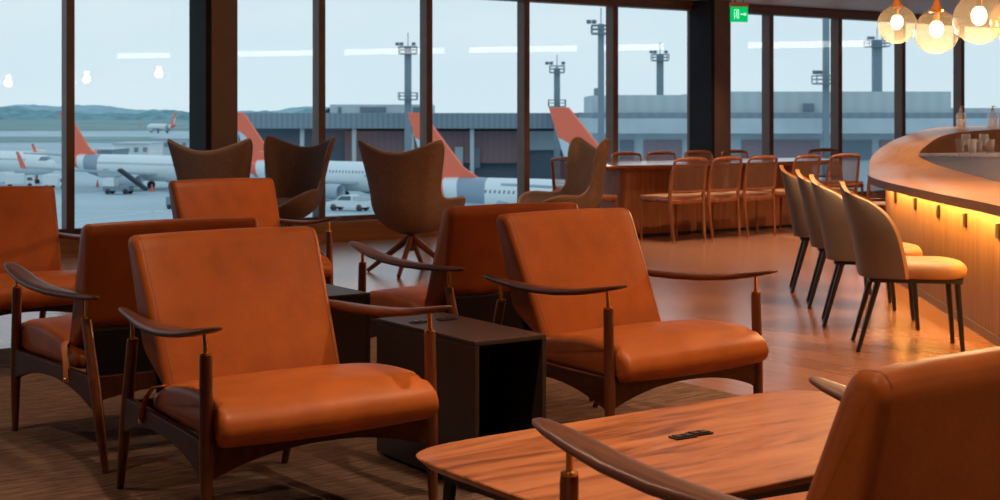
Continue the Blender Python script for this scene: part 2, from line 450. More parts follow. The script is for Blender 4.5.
def make_armchair():
    r = empty('lounge_armchair')
    back_prof = round_poly([(-.035, .785), (-.018, .814), (.03, .812), (.052, .785), (.247, .375), (.205, .365), (.068, .452), (.048, .478)], [.02,.02,.02,.03,.03,.02,.03,.03], 4)
    bw = lambda y, z: .294 + (.318 - .294) * max(0, min(1, (z - .36) / .45))
    mb = MB(); upholster(mb, back_prof, bw, r=.022, crown=.006)
    bk = mb.build('backrest', M['leather'], r, smooth=50)
    for s in (-1, 1):
        MB().tube([(s*(bw(y, z)-.021), y, z) for y, z in back_prof[3:27]], .0016, 6).build('piping', M['piping'], bk)
    # seat: narrow between the legs, wide waterfall nose in front of them
    sp_ = round_poly([(.14, .300), (.14, .345), (.27, .398), (.48, .424), (.66, .415), (.735, .372), (.745, .32), (.70, .288), (.60, .298)], [.02,.03,.08,.08,.06,.04,.03,.03,.05], 5)
    def sw(y, z):
        base = .288 + .060*(y+.062)/.717
        if y > .66: return .345 - max(0, (.676-y)/.016)*.030
        n_ = max(0, 1-((y-.645)/.035)**2)**.5 if abs(y-.645) < .035 else 0
        return base - .012*n_
    # refine the profile so the notch is sharp
    dense = []
    for i in range(len(sp_)):
        a_ = Vector(sp_[i]); c_ = Vector(sp_[(i+1) % len(sp_)]); d_ = (c_-a_).length; nseg = max(1, int(d_/.010))
        for k_ in range(nseg): dense.append(tuple(a_ + (c_-a_)*k_/nseg))
    mb = MB(); upholster(mb, dense, sw, r=.024, crown=.008)
    se = mb.build('seat', M['leather'], r, smooth=60)
    for s in (-1, 1):
        MB().tube([(s*(sw(y, 0)-.003), y, spline([(.25,.392),(.48,.415),(.65,.405)], y)-.014) for y in [.25+.04*i for i in range(9)]], .0018, 6).build('piping', M['piping'], se)
    MB().loft([[(x, .060, .44), (x, .072, .448), (x, .138, .25), (x, .126, .245)] for x in (-.27, .27)]).build('shade_board', M['lining'], r, smooth=0, bevel=.002)  # dark sheet added to give the shade below the backrest
    ft, ff = (.359, .653, .537), (.362, .667, 0)
    rt, rf = (.307, 0, .493), (.290, -.150, 0)
    def lerp(a, b, t): return tuple(a[i]+(b[i]-a[i])*t for i in range(3))
    for s in (-1, 1):
        m_ = lambda p: (s*p[0], p[1], p[2])
        for top, foot in ((ft, ff), (rt, rf)):
            ts = [0, .02, .2, .42, .5, .6, .8, 1]
            lg = MB().tube([m_(lerp(top, foot, t)) for t in ts], [.0165, .0175, .018, .0195, .0195, .0185, .0155, .0115], 14).build('leg', M['chair_wood'], r)
            up = (top[0]+.002, top[1]-.004, top[2]+.070)
            MB().tube([m_(lerp(top, up, t)) for t in (-.02, .0, .07, .09, .11, 1)], [.015, .0165, .0165, .010, .0068, .0062], 12).build('brass_pin', M['brass'], lg)
        # arm blade
        ys = [-.106, -.10, -.08, -.03, .05, .15, .27, .40, .52, .62, .69, .73, .742, .745]
        zk = [(-.106, .576), (0, .568), (.2, .564), (.36, .568), (.52, .582), (.653, .604), (.745, .622)]
        xk = [(-.106, .304), (0, .313), (.1, .330), (.2, .342), (.4, .359), (.6, .363), (.745, .366)]
        wk = [.004, .010, .014, .018, .021, .026, .033, .038, .039, .036, .030, .021, .012, .005]
        tk = [.003, .007, .009, .010, .0115, .013, .0135, .013, .012, .0105, .008, .0055, .004, .002]
        quad_loft(MB(), [(s*spline(xk, y), y, spline(zk, y)) for y in ys], wk, tk, 14).build('armrest', M['arm_wood'], r, smooth=60)
        # arched side rail
        rings = []
        for i in range(15):
            t = i/14; y = -.062 + (.655+.062)*t; x = .300 + (.360-.300)*t
            e = abs(2*t-1)**2.2; zt = .306; zb = zt - .048 - .062*e
            rings.append([(s*(x-.011), y, zb), (s*(x+.011), y, zb), (s*(x+.011), y, zt), (s*(x-.011), y, zt)])
        MB().loft(rings).build('side_rail', M['rail_wood'], r, bevel=.002)
        # leather strap and brass stud holding the cushions
        st = MB().tube([(s*.300, .235, .386), (s*.322, .20, .378), (s*.327, .165, .35), (s*.3315, .14, .30), (s*.3325, .135, .262)], [(.0115, .003)]*5, 10).build('strap', M['strap'], r)
        MB().ball((s*.336, .136, .27), .0075, n=12, m=8).build('stud', M['brass'], st)
    for y, x, dz, nm in ((.655, .352, .062, 'front_rail'), (-.03, .285, .03, 'rear_rail')):
        rings = []
        for i in range(15):
            t = i/14; e = abs(2*t-1)**2.2; zb = .262 - dz*e if nm == 'front_rail' else .245 - dz*e
            xx = -x + 2*x*t; rings.append([(xx, y-.012, zb), (xx, y+.012, zb), (xx, y+.012, .304 if nm=='front_rail' else .30), (xx, y-.012, .304 if nm=='front_rail' else .30)])
        MB().loft(rings).build(nm, M['rail_wood'], r, bevel=.002)
    return r

chairs = [  # X, D, yaw in the camera frame, label
    (-.882, 4.646, 215.7, 'orange armchair with its whole seat in view, left of the dark box tables'),
    (.248, 5.575, 217.6, 'orange leather armchair behind the low coffee table, right of the open box table'),
    (.055, 5.956, 32.5, 'orange leather armchair seen from behind, back to back with the one behind the coffee table'),
    (-1.146, 5.083, 33.8, 'armchair turned to the window at the left, one arm tip at the left picture edge'),
    (-1.613, 8.397, 214.0, 'farthest leather armchair, its top showing below two brown wing chairs'),
    (-2.57, 7.31, 214.0, 'armchair cut off by the left picture edge, its back against the window view'),
    (.793, 2.291, 34.8, 'nearest leather armchair, seen from behind at the bottom right corner'),
]
arm0 = make_armchair()
for i, (X, D, a, lab) in enumerate(chairs):
    o = arm0 if i == 0 else copy_tree(arm0)
    o.location = W(X, D, .008); o.rotation_euler = (0, 0, radians(a) - TH)
    if i in (4,): o.location.z = 0
    tag(o, lab, 'armchair', 'cognac leather lounge armchairs')

# ------------------------------------------------------------------ dark box tables
def box_table(loc, rz, label, open_front):
    r = empty('side_table', loc, rz)     # origin at the front right corner, x to the left is negative, y runs back
    w_, d_, h_ = .275, .63, .475; t = .016
    mb = MB()
    pr = round_poly([(-w_, .0), (0, .0), (0, h_), (-w_, h_)], [.012,.012,.03,.03], 4)
    mb.box(-w_, -w_+t, 0, d_, 0.012, h_-t); mb.box(-t, 0, 0, d_, .012, h_-t); mb.box(-w_+t, -t, .3, .3+t, .012, h_-t)
    mb.box(-w_+t, -t, 0, d_, .012, .012+t)
    mb.build('body', M['box'], r, smooth=0, bevel=.0015)
    MB().box(-w_, 0, 0, d_, h_-t+.0003, h_).build('tabletop', M['box'], r, smooth=0, bevel=.003)
    MB().box(-w_+t+.001, -t-.001, .297, .2995, .03, h_-t-.002).build('lining', M['box_inside'], r, smooth=0)
    MB().box(-w_+.02, -.02, .02, d_-.02, 0, .0118).build('plinth', M['box_inside'], r, smooth=0)
    if not open_front:
        MB().box(-w_+t+.001, -t-.001, .002, .014, .03, h_-t-.002).build('front_panel', M['box'], r, smooth=0)
    tag(r, label, 'side table', 'dark box side tables')
    for j in (0, 1):
        s = MB(); s.prism(round_poly([(-.035, -.02), (.035, -.02), (.035, .02), (-.035, .02)], .006, 3), 0, .004)
        so = s.build('socket_plate', M['plastic'])
        MB().box(-.026, -.004, -.012, .012, .0041, .0062).build('flap', M['plastic'], so, smooth=0)
        MB().box(.004, .026, -.012, .012, .0041, .0062).build('flap', M['plastic'], so, smooth=0)
        p = Matrix.Rotation(rz, 4, 'Z') @ Vector((-.20 + j*.11 if open_front else -.14 + .07*j - .03, .46, 0))
        so.location = Vector(loc) + p + Vector((0, 0, h_)); so.rotation_euler = (0, 0, rz)
        tag(so, ('black socket plate on the open box table, %s one' % ('left', 'right')[j]) if open_front else ('black socket plate on the closed box table, %s one' % ('left', 'right')[j]), 'socket', 'table socket plates')
    return r
p = W(.150, 4.69, .008); box_table((p.x, p.y, .008), radians(-1.5), 'dark box table with a black open side, between two orange armchairs', True)
p = W(-.515, 5.77, .008); box_table((p.x, p.y, .008), radians(-1.5), 'closed dark box table with rounded top, farther back between the outward-facing chairs', False)

# ------------------------------------------------------------------ coffee table
ct = empty('coffee_table', (2.735, 2.83, .008))
hx, hy = .745, .385
def table_poly(s_in, n=96):
    out = []
    for i in range(n):
        a = 2*pi*(i+.5)/n; c_, s_ = cos(a), sin(a)
        e = 2/7.5
        out.append(((hx+.02-s_in)*math.copysign(abs(c_)**e, c_), (hy+.02-s_in)*math.copysign(abs(s_)**e, s_)))
    return out
tz = .312
tb = MB(); tb.loft([[(x, y, tz-.026) for x, y in table_poly(.022)], [(x, y, tz-.008) for x, y in table_poly(.003)], [(x, y, tz-.003) for x, y in table_poly(0)], [(x, y, tz) for x, y in table_poly(.003)]])
tb.build('tabletop', M['table_top'], ct, smooth=40)
ap = MB()
for (xa, xb, ya, yb) in ((-.67,.67,-.335,-.317), (-.67,.67,.317,.335), (-.67,-.652,-.335,.335), (.652,.67,-.335,.335)):
    ap.box(xa, xb, ya, yb, tz-.072, tz-.0262)
ap.build('apron', M['black_metal'], ct, smooth=0)
for sx in (-1, 1):
    for sy in (-1, 1):
        MB().tube([(sx*.640, sy*.310, tz-.03), (sx*.658, sy*.335, 0)], [.019, .012], 14).build('leg', M['black_metal'], ct)
tag(ct, 'low walnut coffee table with rounded corners on black legs', 'coffee table')
for j, (px, py) in enumerate(((683, 437.5), (699, 434))):
    s = MB(); s.prism(round_poly([(-.036, -.021), (.036, -.021), (.036, .021), (-.036, .021)], .005, 3), 0, .0045)
    so = s.build('socket_plate', M['plastic'])
    MB().box(-.027, -.003, -.014, .014, .0046, .0072).build('flap', M['plastic'], so, smooth=0)
    MB().box(.003, .027, -.014, .014, .0046, .0072).build('flap', M['plastic'], so, smooth=0)
    so.location = AT(px, py, tz + .008); so.rotation_euler = (0, 0, radians(-4))
    so.location = (so.location.x, so.location.y, tz + .008)
    tag(so, 'black socket plate set in the coffee table, the %s' % ('left and nearer of two', 'right and farther of two')[j], 'socket', 'table socket plates')

# ------------------------------------------------------------------ brown wing-back swivel chairs
def make_egg():
    r = empty('wing_chair')
    # rim keys: (angle from straight back in degrees, height), evenly sampled along the rim
    rim = [(0,.905),(15,.912),(27,.935),(37,.963),(45,.988),(52,1.0),(59,.985),(64,.94),(66,.87),(66,.78),(66,.69),(69,.62),(77,.578),(87,.564),(98,.566),(109,.57),(120,.56),(132,.525),(146,.47),(162,.425),(180,.408)]
    pk = [(q, v[0]) for q, v in enumerate(rim)]; zk = [(q, v[1]) for q, v in enumerate(rim)]
    rk = [(0,.29),(30,.295),(45,.305),(60,.292),(75,.285),(90,.305),(108,.36),(125,.395),(145,.375),(165,.335),(180,.325)]
    NA, NT = 160, 26
    def P(i, t):
        q = abs(2*i/NA - 1); s_ = (1-q)*20 if False else q*20
        sg = 1 if i >= NA/2 else -1
        a = spline(pk, s_); rz = spline(zk, s_)
        z = .305 + (rz-.305)*t**1.6
        hh_ = max(0, 1-min(1, (z-.305)/.27))
        rad_ = spline(rk, a) * sqrt(max(0, 1-hh_**2.3))
        fl = .088*max(0, (z-.58)/.42)**1.2 * math.exp(-((a-53)/25)**2)
        lean = -.05*max(0, (z-.40)/.6) - .02
        return (sg*(rad_*sin(radians(a)) + fl), -rad_*cos(radians(a)) - fl*.2 + lean + .05, z)
    mb = MB()
    vs = [(0, .02, .305)]; fs = []
    for j in range(1, NT+1):
        for i in range(NA): vs.append(P(i, j/NT))
    for i in range(NA): fs.append((0, 1+i, 1+(i+1) % NA))
    for j in range(NT-1):
        for i in range(NA):
            k_ = (i+1) % NA; fs.append((1+j*NA+i, 1+(j+1)*NA+i, 1+(j+1)*NA+k_, 1+j*NA+k_))
    mb.add(vs, fs)
    sh = mb.build('shell', M['egg'], r, smooth=80)
    so = sh.modifiers.new('solid', 'SOLIDIFY'); so.thickness = .034; so.offset = 0
    sb = sh.modifiers.new('sub', 'SUBSURF'); sb.levels = 1; sb.render_levels = 1
    MB().tube([P(i, 1.0) for i in range(NA)] + [P(0, 1.0)], .0045, 6).build('piping', M['egg_piping'], sh)
    cu = MB(); cu.ball((0, .06, .43), .235, .255, .062, n=32, m=14); cu.build('cushion', M['egg'], r, smooth=80)
    MB().lathe([(.085, .315), (.09, .30), (.03, .285), (.022, .26), (.022, .17), (.016, .165)], n=20).build('pedestal', M['black_metal'], r)
    for k_ in range(4):
        a = radians(8 + 90*k_); c_, s_ = cos(a), sin(a)
        MB().tube([(c_*.015, s_*.015, .262), (c_*.08, s_*.08, .21), (c_*.34, s_*.34, .010)], [(.018, .024), (.022, .026), (.016, .016)], 10).build('leg', M['chair_wood'], r)
    return r
egg = make_egg()
eggs = [
    (-.665, 10.85, -20, 'brown wing chair with its back to us, standing alone before the middle windows'),
    (-2.20, 11.35, -10, 'leftmost brown wing chair, rising right behind a leather armchair'),
    (-1.78, 12.1, 155, 'brown wing chair turned sideways, second from the left against the window'),
    (.51, 11.35, 107, 'brown wing chair in side view, beside the long table'),
]
for i, (X, D, a, lab) in enumerate(eggs):
    o = egg if i == 0 else copy_tree(egg)
    o.location = W(X, D, 0); o.rotation_euler = (0, 0, radians(a) - TH)
    tag(o, lab, 'wing chair', 'brown wing chairs by the windows')

# ------------------------------------------------------------------ long table and dining chairs
lt = empty('long_table', (10.4, 10.83, 0))
def sup(hx_, hy_, n=72, p=5, ox=0):
    return [(ox+hx_*math.copysign(abs(cos(a))**(2/p), cos(a)), hy_*math.copysign(abs(sin(a))**(2/p), sin(a))) for a in [2*pi*(i+.5)/n for i in range(n)]]
t_ = MB(); t_.loft([[(x, y, z) for x, y in sup(1.72-i_, .475-i_, p=3.2)] for z, i_ in ((.655, .02), (.675, 0), (.697, 0), (.70, .004))])
t_.build('tabletop', M['dining_top'], lt)
MB().prism(sup(1.34, .27, p=6), .03, .654).build('base', M['dining_base'], lt)
MB().prism(sup(1.31, .24, p=6), 0, .0295).build('plinth', M['black_metal'], lt)
tag(lt, 'long wooden table with rounded end on a solid panel base by the windows', 'table')

def make_dining():
    r = empty('dining_chair')   # faces +y
    w_ = .205
    for s in (-1, 1):
        MB().tube([(s*.19, -.245, 0), (s*.20, -.215, .22), (s*.205, -.20, .42), (s*.207, -.225, .60), (s*.195, -.255, .745)], [.010, .016, .018, .015, .012], 10).build('leg', M['dining_wood'], r)
        MB().tube([(s*.185, .225, 0), (s*.20, .215, .40)], [.010, .016], 10).build('leg', M['dining_wood'], r)
        MB().tube([(s*.20, .215, .385), (s*.204, -.20, .385)], [(.010, .018)]*2, 8).build('side_rail', M['dining_wood'], r)
    MB().tube([(-.198, -.2565, .738), (-.185, -.262, .758), (-.12, -.272, .768), (0, -.278, .772), (.12, -.272, .768), (.185, -.262, .758), (.198, -.2565, .738)], [(.012, .011), (.013, .014), (.013, .018), (.013, .02), (.013, .018), (.013, .014), (.012, .011)], 10).build('top_rail', M['dining_wood'], r)
    MB().tube([(-.20, -.218, .47), (0, -.235, .465), (.20, -.218, .47)], [(.010, .012)]*3, 8).build('lower_rail', M['dining_wood'], r)
    for y in (-.205, .213):
        MB().tube([(-.20, y, .375), (.20, y, .375)], [(.010, .022)]*2, 8).build('cross_rail', M['dining_wood'], r)
    ca = MB()
    def bp(u, z):
        t = (z-.47)/(.755-.47); return (u, -.235 - .04*t + .018*(u/.19)**2, z)
    for i in range(25):
        u = -.188 + .376*i/24
        ca.tube([bp(u, .47), bp(u, .61), bp(u, .755)], .0026, 4)
    for j in range(19):
        z = .475 + .275*j/18
        ca.tube([bp(-.19, z), bp(0, z), bp(.19, z)], .0026, 4)
    ca.build('cane_panel', M['cane'], r)
    se = MB(); 
    P_ = round_poly([(-.195, -.205), (.195, -.205), (.205, .235), (-.205, .235)], .03, 4)
    se.loft([[(x, y, .398 - .018*(1-(x/.21)**2)*0) for x, y in P_], [(x*1.02, y*1.02, .412) for x, y in P_], [(x, y, .424) for x, y in P_], [(x*.8, y*.8, .428) for x, y in P_]])
    se.build('seat', M['dining_seat'], r, smooth=60)
    return r
dn = make_dining()
ds = []
for i, x in enumerate((9.06, 9.51, 9.99, 10.6, 11.19)):
    ds.append((x + .165, 10.12, 2 + (-3, 2, 0, 4, -6)[i], 'dining chair on the near side of the long table, %s' % ('leftmost', 'second from the left', 'middle of the row of five', 'fourth from the left', 'rightmost, past the table end')[i]))
for i, x in enumerate((9.94, 10.43, 10.97, 11.52)):
    ds.append((x, 11.36, 180, 'dining chair on the window side of the long table, %s' % ('leftmost', 'second from the left', 'third from the left', 'fourth from the left')[i]))
ds.append((8.60, 10.64, -80, 'dining chair at the left end of the long table, half behind a wing chair'))
ds.append((12.72, 11.2, 165, 'dining chair with dark outline against the window, at the right end of the long table'))
e_ = W(3.30, 12.4, 0); ds.append((e_.x, e_.y, -35, 'dining chair mostly hidden behind the curved bar end'))
for i, (x, y, a, lab) in enumerate(ds):
    o = dn if i == 0 else copy_tree(dn)
    o.location = (x, y, 0); o.rotation_euler = (0, 0, radians(a))
    tag(o, lab, 'chair', 'wooden dining chairs around the long table')

# ------------------------------------------------------------------ upholstered bar chairs
def make_barchair():
    r = empty('upholstered_chair')   # faces +y, seat .445
    P_ = round_poly([(-.20, -.21), (.20, -.21), (.225, .20), (.14, .262), (-.14, .262), (-.225, .20)], .06, 5)
    se = MB(); se.loft([[(x*.95, y*.95, .372) for x, y in P_], [(x, y, .385) for x, y in P_], [(x*1.01, y*1.01, .42) for x, y in P_], [(x*.97, y*.97, .44) for x, y in P_], [(x*.80, y*.80, .452) for x, y in P_], [(x*.3, y*.3, .456) for x, y in P_]])
    se.build('seat', M['tan'], r, smooth=70)
    # wrapped back shell: grid of angle x height, built inner and outer
    NU, NV = 22, 16
    def P(u, v, off):
        # u -1..1 across, v 0..1 up
        z = .375 + .47*v
        hw = .236 + .010*sin(v*pi) - .085*max(0, (v-.30)/.70)**2.6
        # round the top corners
        z -= .055*v**4*u*u
        wrap = .18*(1-v**4.5) + .03
        x = hw*sin(u*1.4)/sin(1.4)
        y = -.245 - .095*v**1.15 + wrap*(abs(u)**3.8)
        nx_, ny_ = u*.9, -1; L_ = sqrt(nx_*nx_+1)
        return (x + nx_/L_*off, y + ny_/L_*off, z)
    mb = MB(); vs = []; fs = []
    for off in (-.010, .016):
        for j in range(NV+1):
            for i in range(NU+1): vs.append(P(-1+2*i/NU, j/NV, off))
    B_ = (NU+1)*(NV+1)
    for o_ in (0, B_):
        for j in range(NV):
            for i in range(NU):
                a = o_+j*(NU+1)+i; fs.append((a, a+1, a+NU+2, a+NU+1))
    rim = [i for i in range(NU+1)] + [j*(NU+1)+NU for j in range(1, NV+1)] + [NV*(NU+1)+i for i in reversed(range(NU))] + [j*(NU+1) for j in reversed(range(1, NV))]
    for i in range(len(rim)):
        a, b2 = rim[i], rim[(i+1) % len(rim)]; fs.append((a, b2, b2+B_, a+B_))
    mb.add(vs, fs); bk = mb.build('backrest', M['tan'], r, smooth=60, bevel=.006)
    bk.data.materials.append(M['tan_shaded'])
    # outer face: greyer copy of the tan, its dim side put into the colour
    for p_ in bk.data.polygons:
        if all(v_ >= B_ for v_ in p_.vertices): p_.material_index = 1
    MB().prism(round_poly([(-.195, -.22), (.195, -.22), (.205, .235), (-.205, .235)], .03, 4), .352, .3715).build('seat_frame', M['black_metal'], r)
    for s in (-1, 1):
        MB().tube([(s*.185, -.175, .36), (s*.19, -.275, 0)], [(.019, .016), (.012, .011)], 8).build('leg', M['black_metal'], r)
        MB().tube([(s*.185, .205, .36), (s*.19, .232, 0)], [(.019, .016), (.012, .011)], 8).build('leg', M['black_metal'], r)
    return r
bc = make_barchair()
for i, (X, D, a, lab) in enumerate([(2.095, 7.40, -100, 'tan upholstered chair on black legs, nearest of four along the bar'),
                                    (2.12, 8.24, -102, 'tan upholstered chair on black legs, second nearest along the bar'),
                                    (2.195, 9.0, -101, 'tan upholstered chair on black legs, third along the bar from us'),
                                    (2.245, 9.78, -100, 'tan upholstered chair on black legs, farthest of four along the bar')]):
    o = bc if i == 0 else copy_tree(bc)
    o.location = W(X, D, 0); o.rotation_euler = (0, 0, radians(a) - TH)
    tag(o, lab, 'chair', 'upholstered chairs along the bar')

# ------------------------------------------------------------------ the bar
bar = empty('bar_counter', W(2.9, 7.4, 0), -TH)
bX, bD = 2.9, 7.4
def L(X, D, z): return (X - bX, D - bD, z)
def resample(keys, n):
    # keys: (X, D, z) polyline, smooth catmull
    ks = [Vector(k_) for k_ in keys]; s_ = [0]
    for a, b2 in zip(ks, ks[1:]): s_.append(s_[-1] + (b2-a).length)
    out = []
    for i in range(n):
        t = s_[-1]*i/(n-1)
        out.append(Vector([spline([(q, k_[c]) for q, k_ in zip(s_, ks)], t) for c in range(3)]))
    return out
def bp_(px, py, z):
    D = F*(H-z)/(py-HY); return (PX(px, D), D, z)
zc = .758
out_keys = [(2.39-.092*3.4, 3.54, zc), (2.39-.092*1.7, 5.24, zc), (2.39, 6.94, zc), (2.42, 7.95, zc), (2.46, 8.85, zc), (2.515, 9.6, zc), (2.61, 10.25, .760),
            (2.75, 10.8, .768), (2.915, 11.45, .80), (3.08, 11.95, .865), (3.22, 12.05, .95), (3.46, 12.35, 1.01), (3.87, 13.0, 1.06), (4.3, 13.4, 1.072), (5.2, 13.45, 1.072), (6.6, 13.5, 1.072)]
in_keys = [(3.18-.5, 3.54, zc), (3.18-.33, 5.3, zc), (3.18-.15, 7.0, zc), (3.10, 7.9, zc), (3.16, 8.73, zc), (3.18, 9.3, .762), (3.19, 9.75, .778),
           (3.18, 10.2, .80), (3.16, 10.65, .835), (3.165, 10.94, .88), (3.26, 11.1, .945), (3.58, 11.66, 1.02), (4.05, 12.2, 1.05), (4.5, 12.45, 1.058), (5.2, 12.55, 1.058), (6.6, 12.6, 1.058)]
def resample_paired(A, B, per=7):
    oa, ob = [], []
    for keys, out in ((A, oa), (B, ob)):
        m_ = len(keys)
        for i in range((m_-1)*per+1):
            t = i/per; out.append(Vector([spline([(q, keys[q][c]) for q in range(m_)], t) for c in range(3)]))
    return oa, ob
oa, ob = resample_paired(out_keys, in_keys)
rings = []; th = .055
for a, b2 in zip(oa, ob):
    m1 = a*.9 + b2*.1; 
    rings.append([L(a.x, a.y, a.z-.006), L(a.x*.97+b2.x*.03, a.y*.97+b2.y*.03, a.z), L(*(a*.5+b2*.5)), L(*b2), L(b2.x, b2.y, b2.z-th), L(a.x, a.y, a.z-th)])
rb = MB(); rb.loft(rings)
top = rb.build('countertop', M['bar_wood'], bar, smooth=50)
# dark edge band along the outer rim
rings = []
for i, a in enumerate(oa):
    b2 = ob[i]; d = (a-b2); d.z = 0; d.normalize()
    e0 = a + d*.001; e1 = a + d*.006
    rings.append([L(e0.x, e0.y, a.z-th), L(e1.x, e1.y, a.z-th), L(e1.x, e1.y, a.z-.004), L(e0.x, e0.y, a.z-.004)])
MB().loft(rings).build('edge_band', M['bar_edge'], top, smooth=50)
# front panel body
def panel_line(D): return 2.56 + .092*(D-7.42)
pf = [(panel_line(D), D) for D in (3.6, 5, 6, 7, 8, 9, 10, 10.8)]
pf += [(3.00, 11.05), (3.2, 11.3), (3.5, 11.75), (3.9, 12.3), (4.4, 12.55), (6.6, 12.6)]
inner = [(x+.05*1.0, d-.0) if d < 10.9 else (x, d-.07) for x, d in pf]
body = MB(); body.loft([[L(x, d, 0) for x, d in [p_ for p_ in pf]] + [L(x, d, 0) for x, d in reversed(inner)],
                        [L(x, d, zc-th-.001) for x, d in pf] + [L(x, d, zc-th-.001) for x, d in reversed(inner)]])
body.build('front_panel', M['bar_panel'], bar, smooth=20)
MB().loft([[L(panel_line(D)-.012, D, .0), L(panel_line(D)-.002, D, 0), L(panel_line(D)-.002, D, .05), L(panel_line(D)-.012, D, .05)] for D in (3.6, 10.8)]).build('kick_strip', M['bar_edge'], bar, smooth=0)
# LED strip below the counter
led = MB().loft([[L(panel_line(D)-.035, D, zc-th-.014), L(panel_line(D)-.015, D, zc-th-.014), L(panel_line(D)-.015, D, zc-th-.003), L(panel_line(D)-.035, D, zc-th-.003)] for D in (3.7, 10.75)]).build('led_strip', M['led'], bar, smooth=0)
ldd = bpy.data.lights.new('bar_led_lamp', 'AREA'); ldd.shape = 'RECTANGLE'; ldd.size = 7.0; ldd.size_y = .012; ldd.energy = 85; ldd.color = (1.0, .50, .08)
lo = bpy.data.objects.new('bar_led_lamp', ldd); C.objects.link(lo); lo.parent = bar
lo.location = L(panel_line(7.2)-.085, 7.2, zc-th-.016); lo.rotation_euler = (radians(-38), 0, pi/2 - math.atan(.092))
for D in (10.36, 9.63, 8.9, 8.18, 7.44, 6.7, 5.97):
    q = MB().loft([[L(panel_line(D+s_)-.014, D+s_, .555), L(panel_line(D+s_)-.001, D+s_, .555), L(panel_line(D+s_)-.001, D+s_, .635), L(panel_line(D+s_)-.014, D+s_, .635)] for s_ in (-.03, .03)])
    q.build('socket', M['plastic'], bar, smooth=0, bevel=.002)
# inner raised service station: stone riser, polished top
ri = []
st_keys = [k_ for k_ in in_keys[:10]]
sa = []
for i in range(9*7+1):
    v = ob[i]; sa.append(v)
NS = len(sa)
def stz(i): 
    D = sa[i].y; return .932 - .045*max(0, (D-9.0)/1.94)
rings = [[L(v.x+.002, v.y, v.z-th), L(v.x+.06, v.y, v.z-th), L(v.x+.06, v.y, max(stz(i), v.z)-.012), L(v.x+.002, v.y, max(stz(i), v.z)-.012)] for i, v in enumerate(sa)]
MB().loft(rings).build('riser', M['station'], bar, smooth=40)
tv = []; tf = []
for i, v in enumerate(sa):
    z = max(stz(i), v.z)
    tv += [L(v.x-.006, v.y, z-.0115), L(6.6, v.y + (0 if v.y < 9.5 else (v.y-9.5)*1.6), z-.0115), L(v.x-.006, v.y, z+.006), L(6.6, v.y + (0 if v.y < 9.5 else (v.y-9.5)*1.6), z+.006)]
for i in range(NS-1):
    a = 4*i; b2 = a+4
    tf += [(a+2, b2+2, b2+3, a+3), (a, a+1, b2+1, b2), (a, b2, b2+2, a+2), (a+1, a+3, b2+3, b2+1)]
tf += [(0, 2, 3, 1), (4*(NS-1), 4*(NS-1)+1, 4*(NS-1)+3, 4*(NS-1)+2)]
MB().add(tv, tf).build('station_top', M['station_top'], bar, smooth=30)
# upstand wall behind the station, carrying the raised ledge
up = [ob[i] for i in range(9*7, len(ob))]
rings = [[L(v.x, v.y+.012, .70), L(v.x, v.y+.07, .70), L(v.x, v.y+.07, v.z-th-.0005), L(v.x, v.y+.012, v.z-th-.0005)] for v in up]
MB().loft(rings).build('upstand', M['bar_wood'], bar, smooth=40)
tag(bar, 'curved oak bar counter that sweeps up into a raised ledge, amber light under its edge', 'bar counter')

# glassware on the station, bottles on the ledge
def make_glass(h, r0, r1, stem=False):
    mb = MB()
    if stem: prof = [(r0, 0), (r0, .004), (.005, .008), (.004, h*.4), (r1*.7, h*.5), (r1, h*.75), (r1*.85, h), (r1*.82, h), (r1*.95, h*.75), (.01, h*.52)]
    else: prof = [(r0, 0), (r0, .006), (r1, h), (r1-.003, h), (r0-.004, .012), (.002, .012)]
    mb.lathe(prof, n=20); return mb
sz = .903
def station_z(D): return .932 - .045*max(0, (D-9.0)/1.94) + .006
gl = [(960, 11.15, 0), (966, 11.0, 1), (972, 10.8, 0), (978, 10.95, 0), (984, 10.8, 1), (990, 10.9, 0)]
for i, (px, D, st) in enumerate(gl):
    o = make_glass(.145 if st else .105, .028, .036, st).build('wine_glass' if st else 'drinking_glass', M['clear'])
    zz = station_z(min(D, 10.94))
    o.location = W(PX(px, D), D, zz)
    tag(o, ['short clear glass, leftmost on the bar station', 'stemmed glass beside the leftmost short glass', 'short clear glass just right of the first stemmed glass', 'short clear glass at the middle of the glassware row', 'taller stemmed glass toward the right of the glassware', 'short clear glass, rightmost on the bar station'][i], 'glass', 'glassware on the bar station')
for i, px in enumerate((961, 992.5, 1003)):
    D = 13.05; r = empty('pump_bottle', W(PX(px, D), D, 1.066))
    MB().lathe([(.036, 0), (.042, .006), (.042, .10), (.036, .125), (.014, .14), (.014, .15)], n=20).build('bottle', M['clear'], r)
    MB().lathe([(.002, .003), (.037, .006), (.037, .075), (.002, .075)], n=18).build('liquid', M['soap'], r)
    MB().lathe([(.016, .1505), (.016, .168), (.006, .170), (.006, .188)], n=14).tube([(.0, 0, .190), (.045, 0, .188)], [(.008, .005), (.004, .004)], 8).build('pump', M['pump'], r)
    tag(r, ('clear pump bottle on the raised bar ledge, left one', 'clear pump bottle on the raised bar ledge, middle one', 'clear pump bottle on the raised bar ledge, cut by the right picture edge')[i], 'bottle', 'pump bottles on the bar ledge')

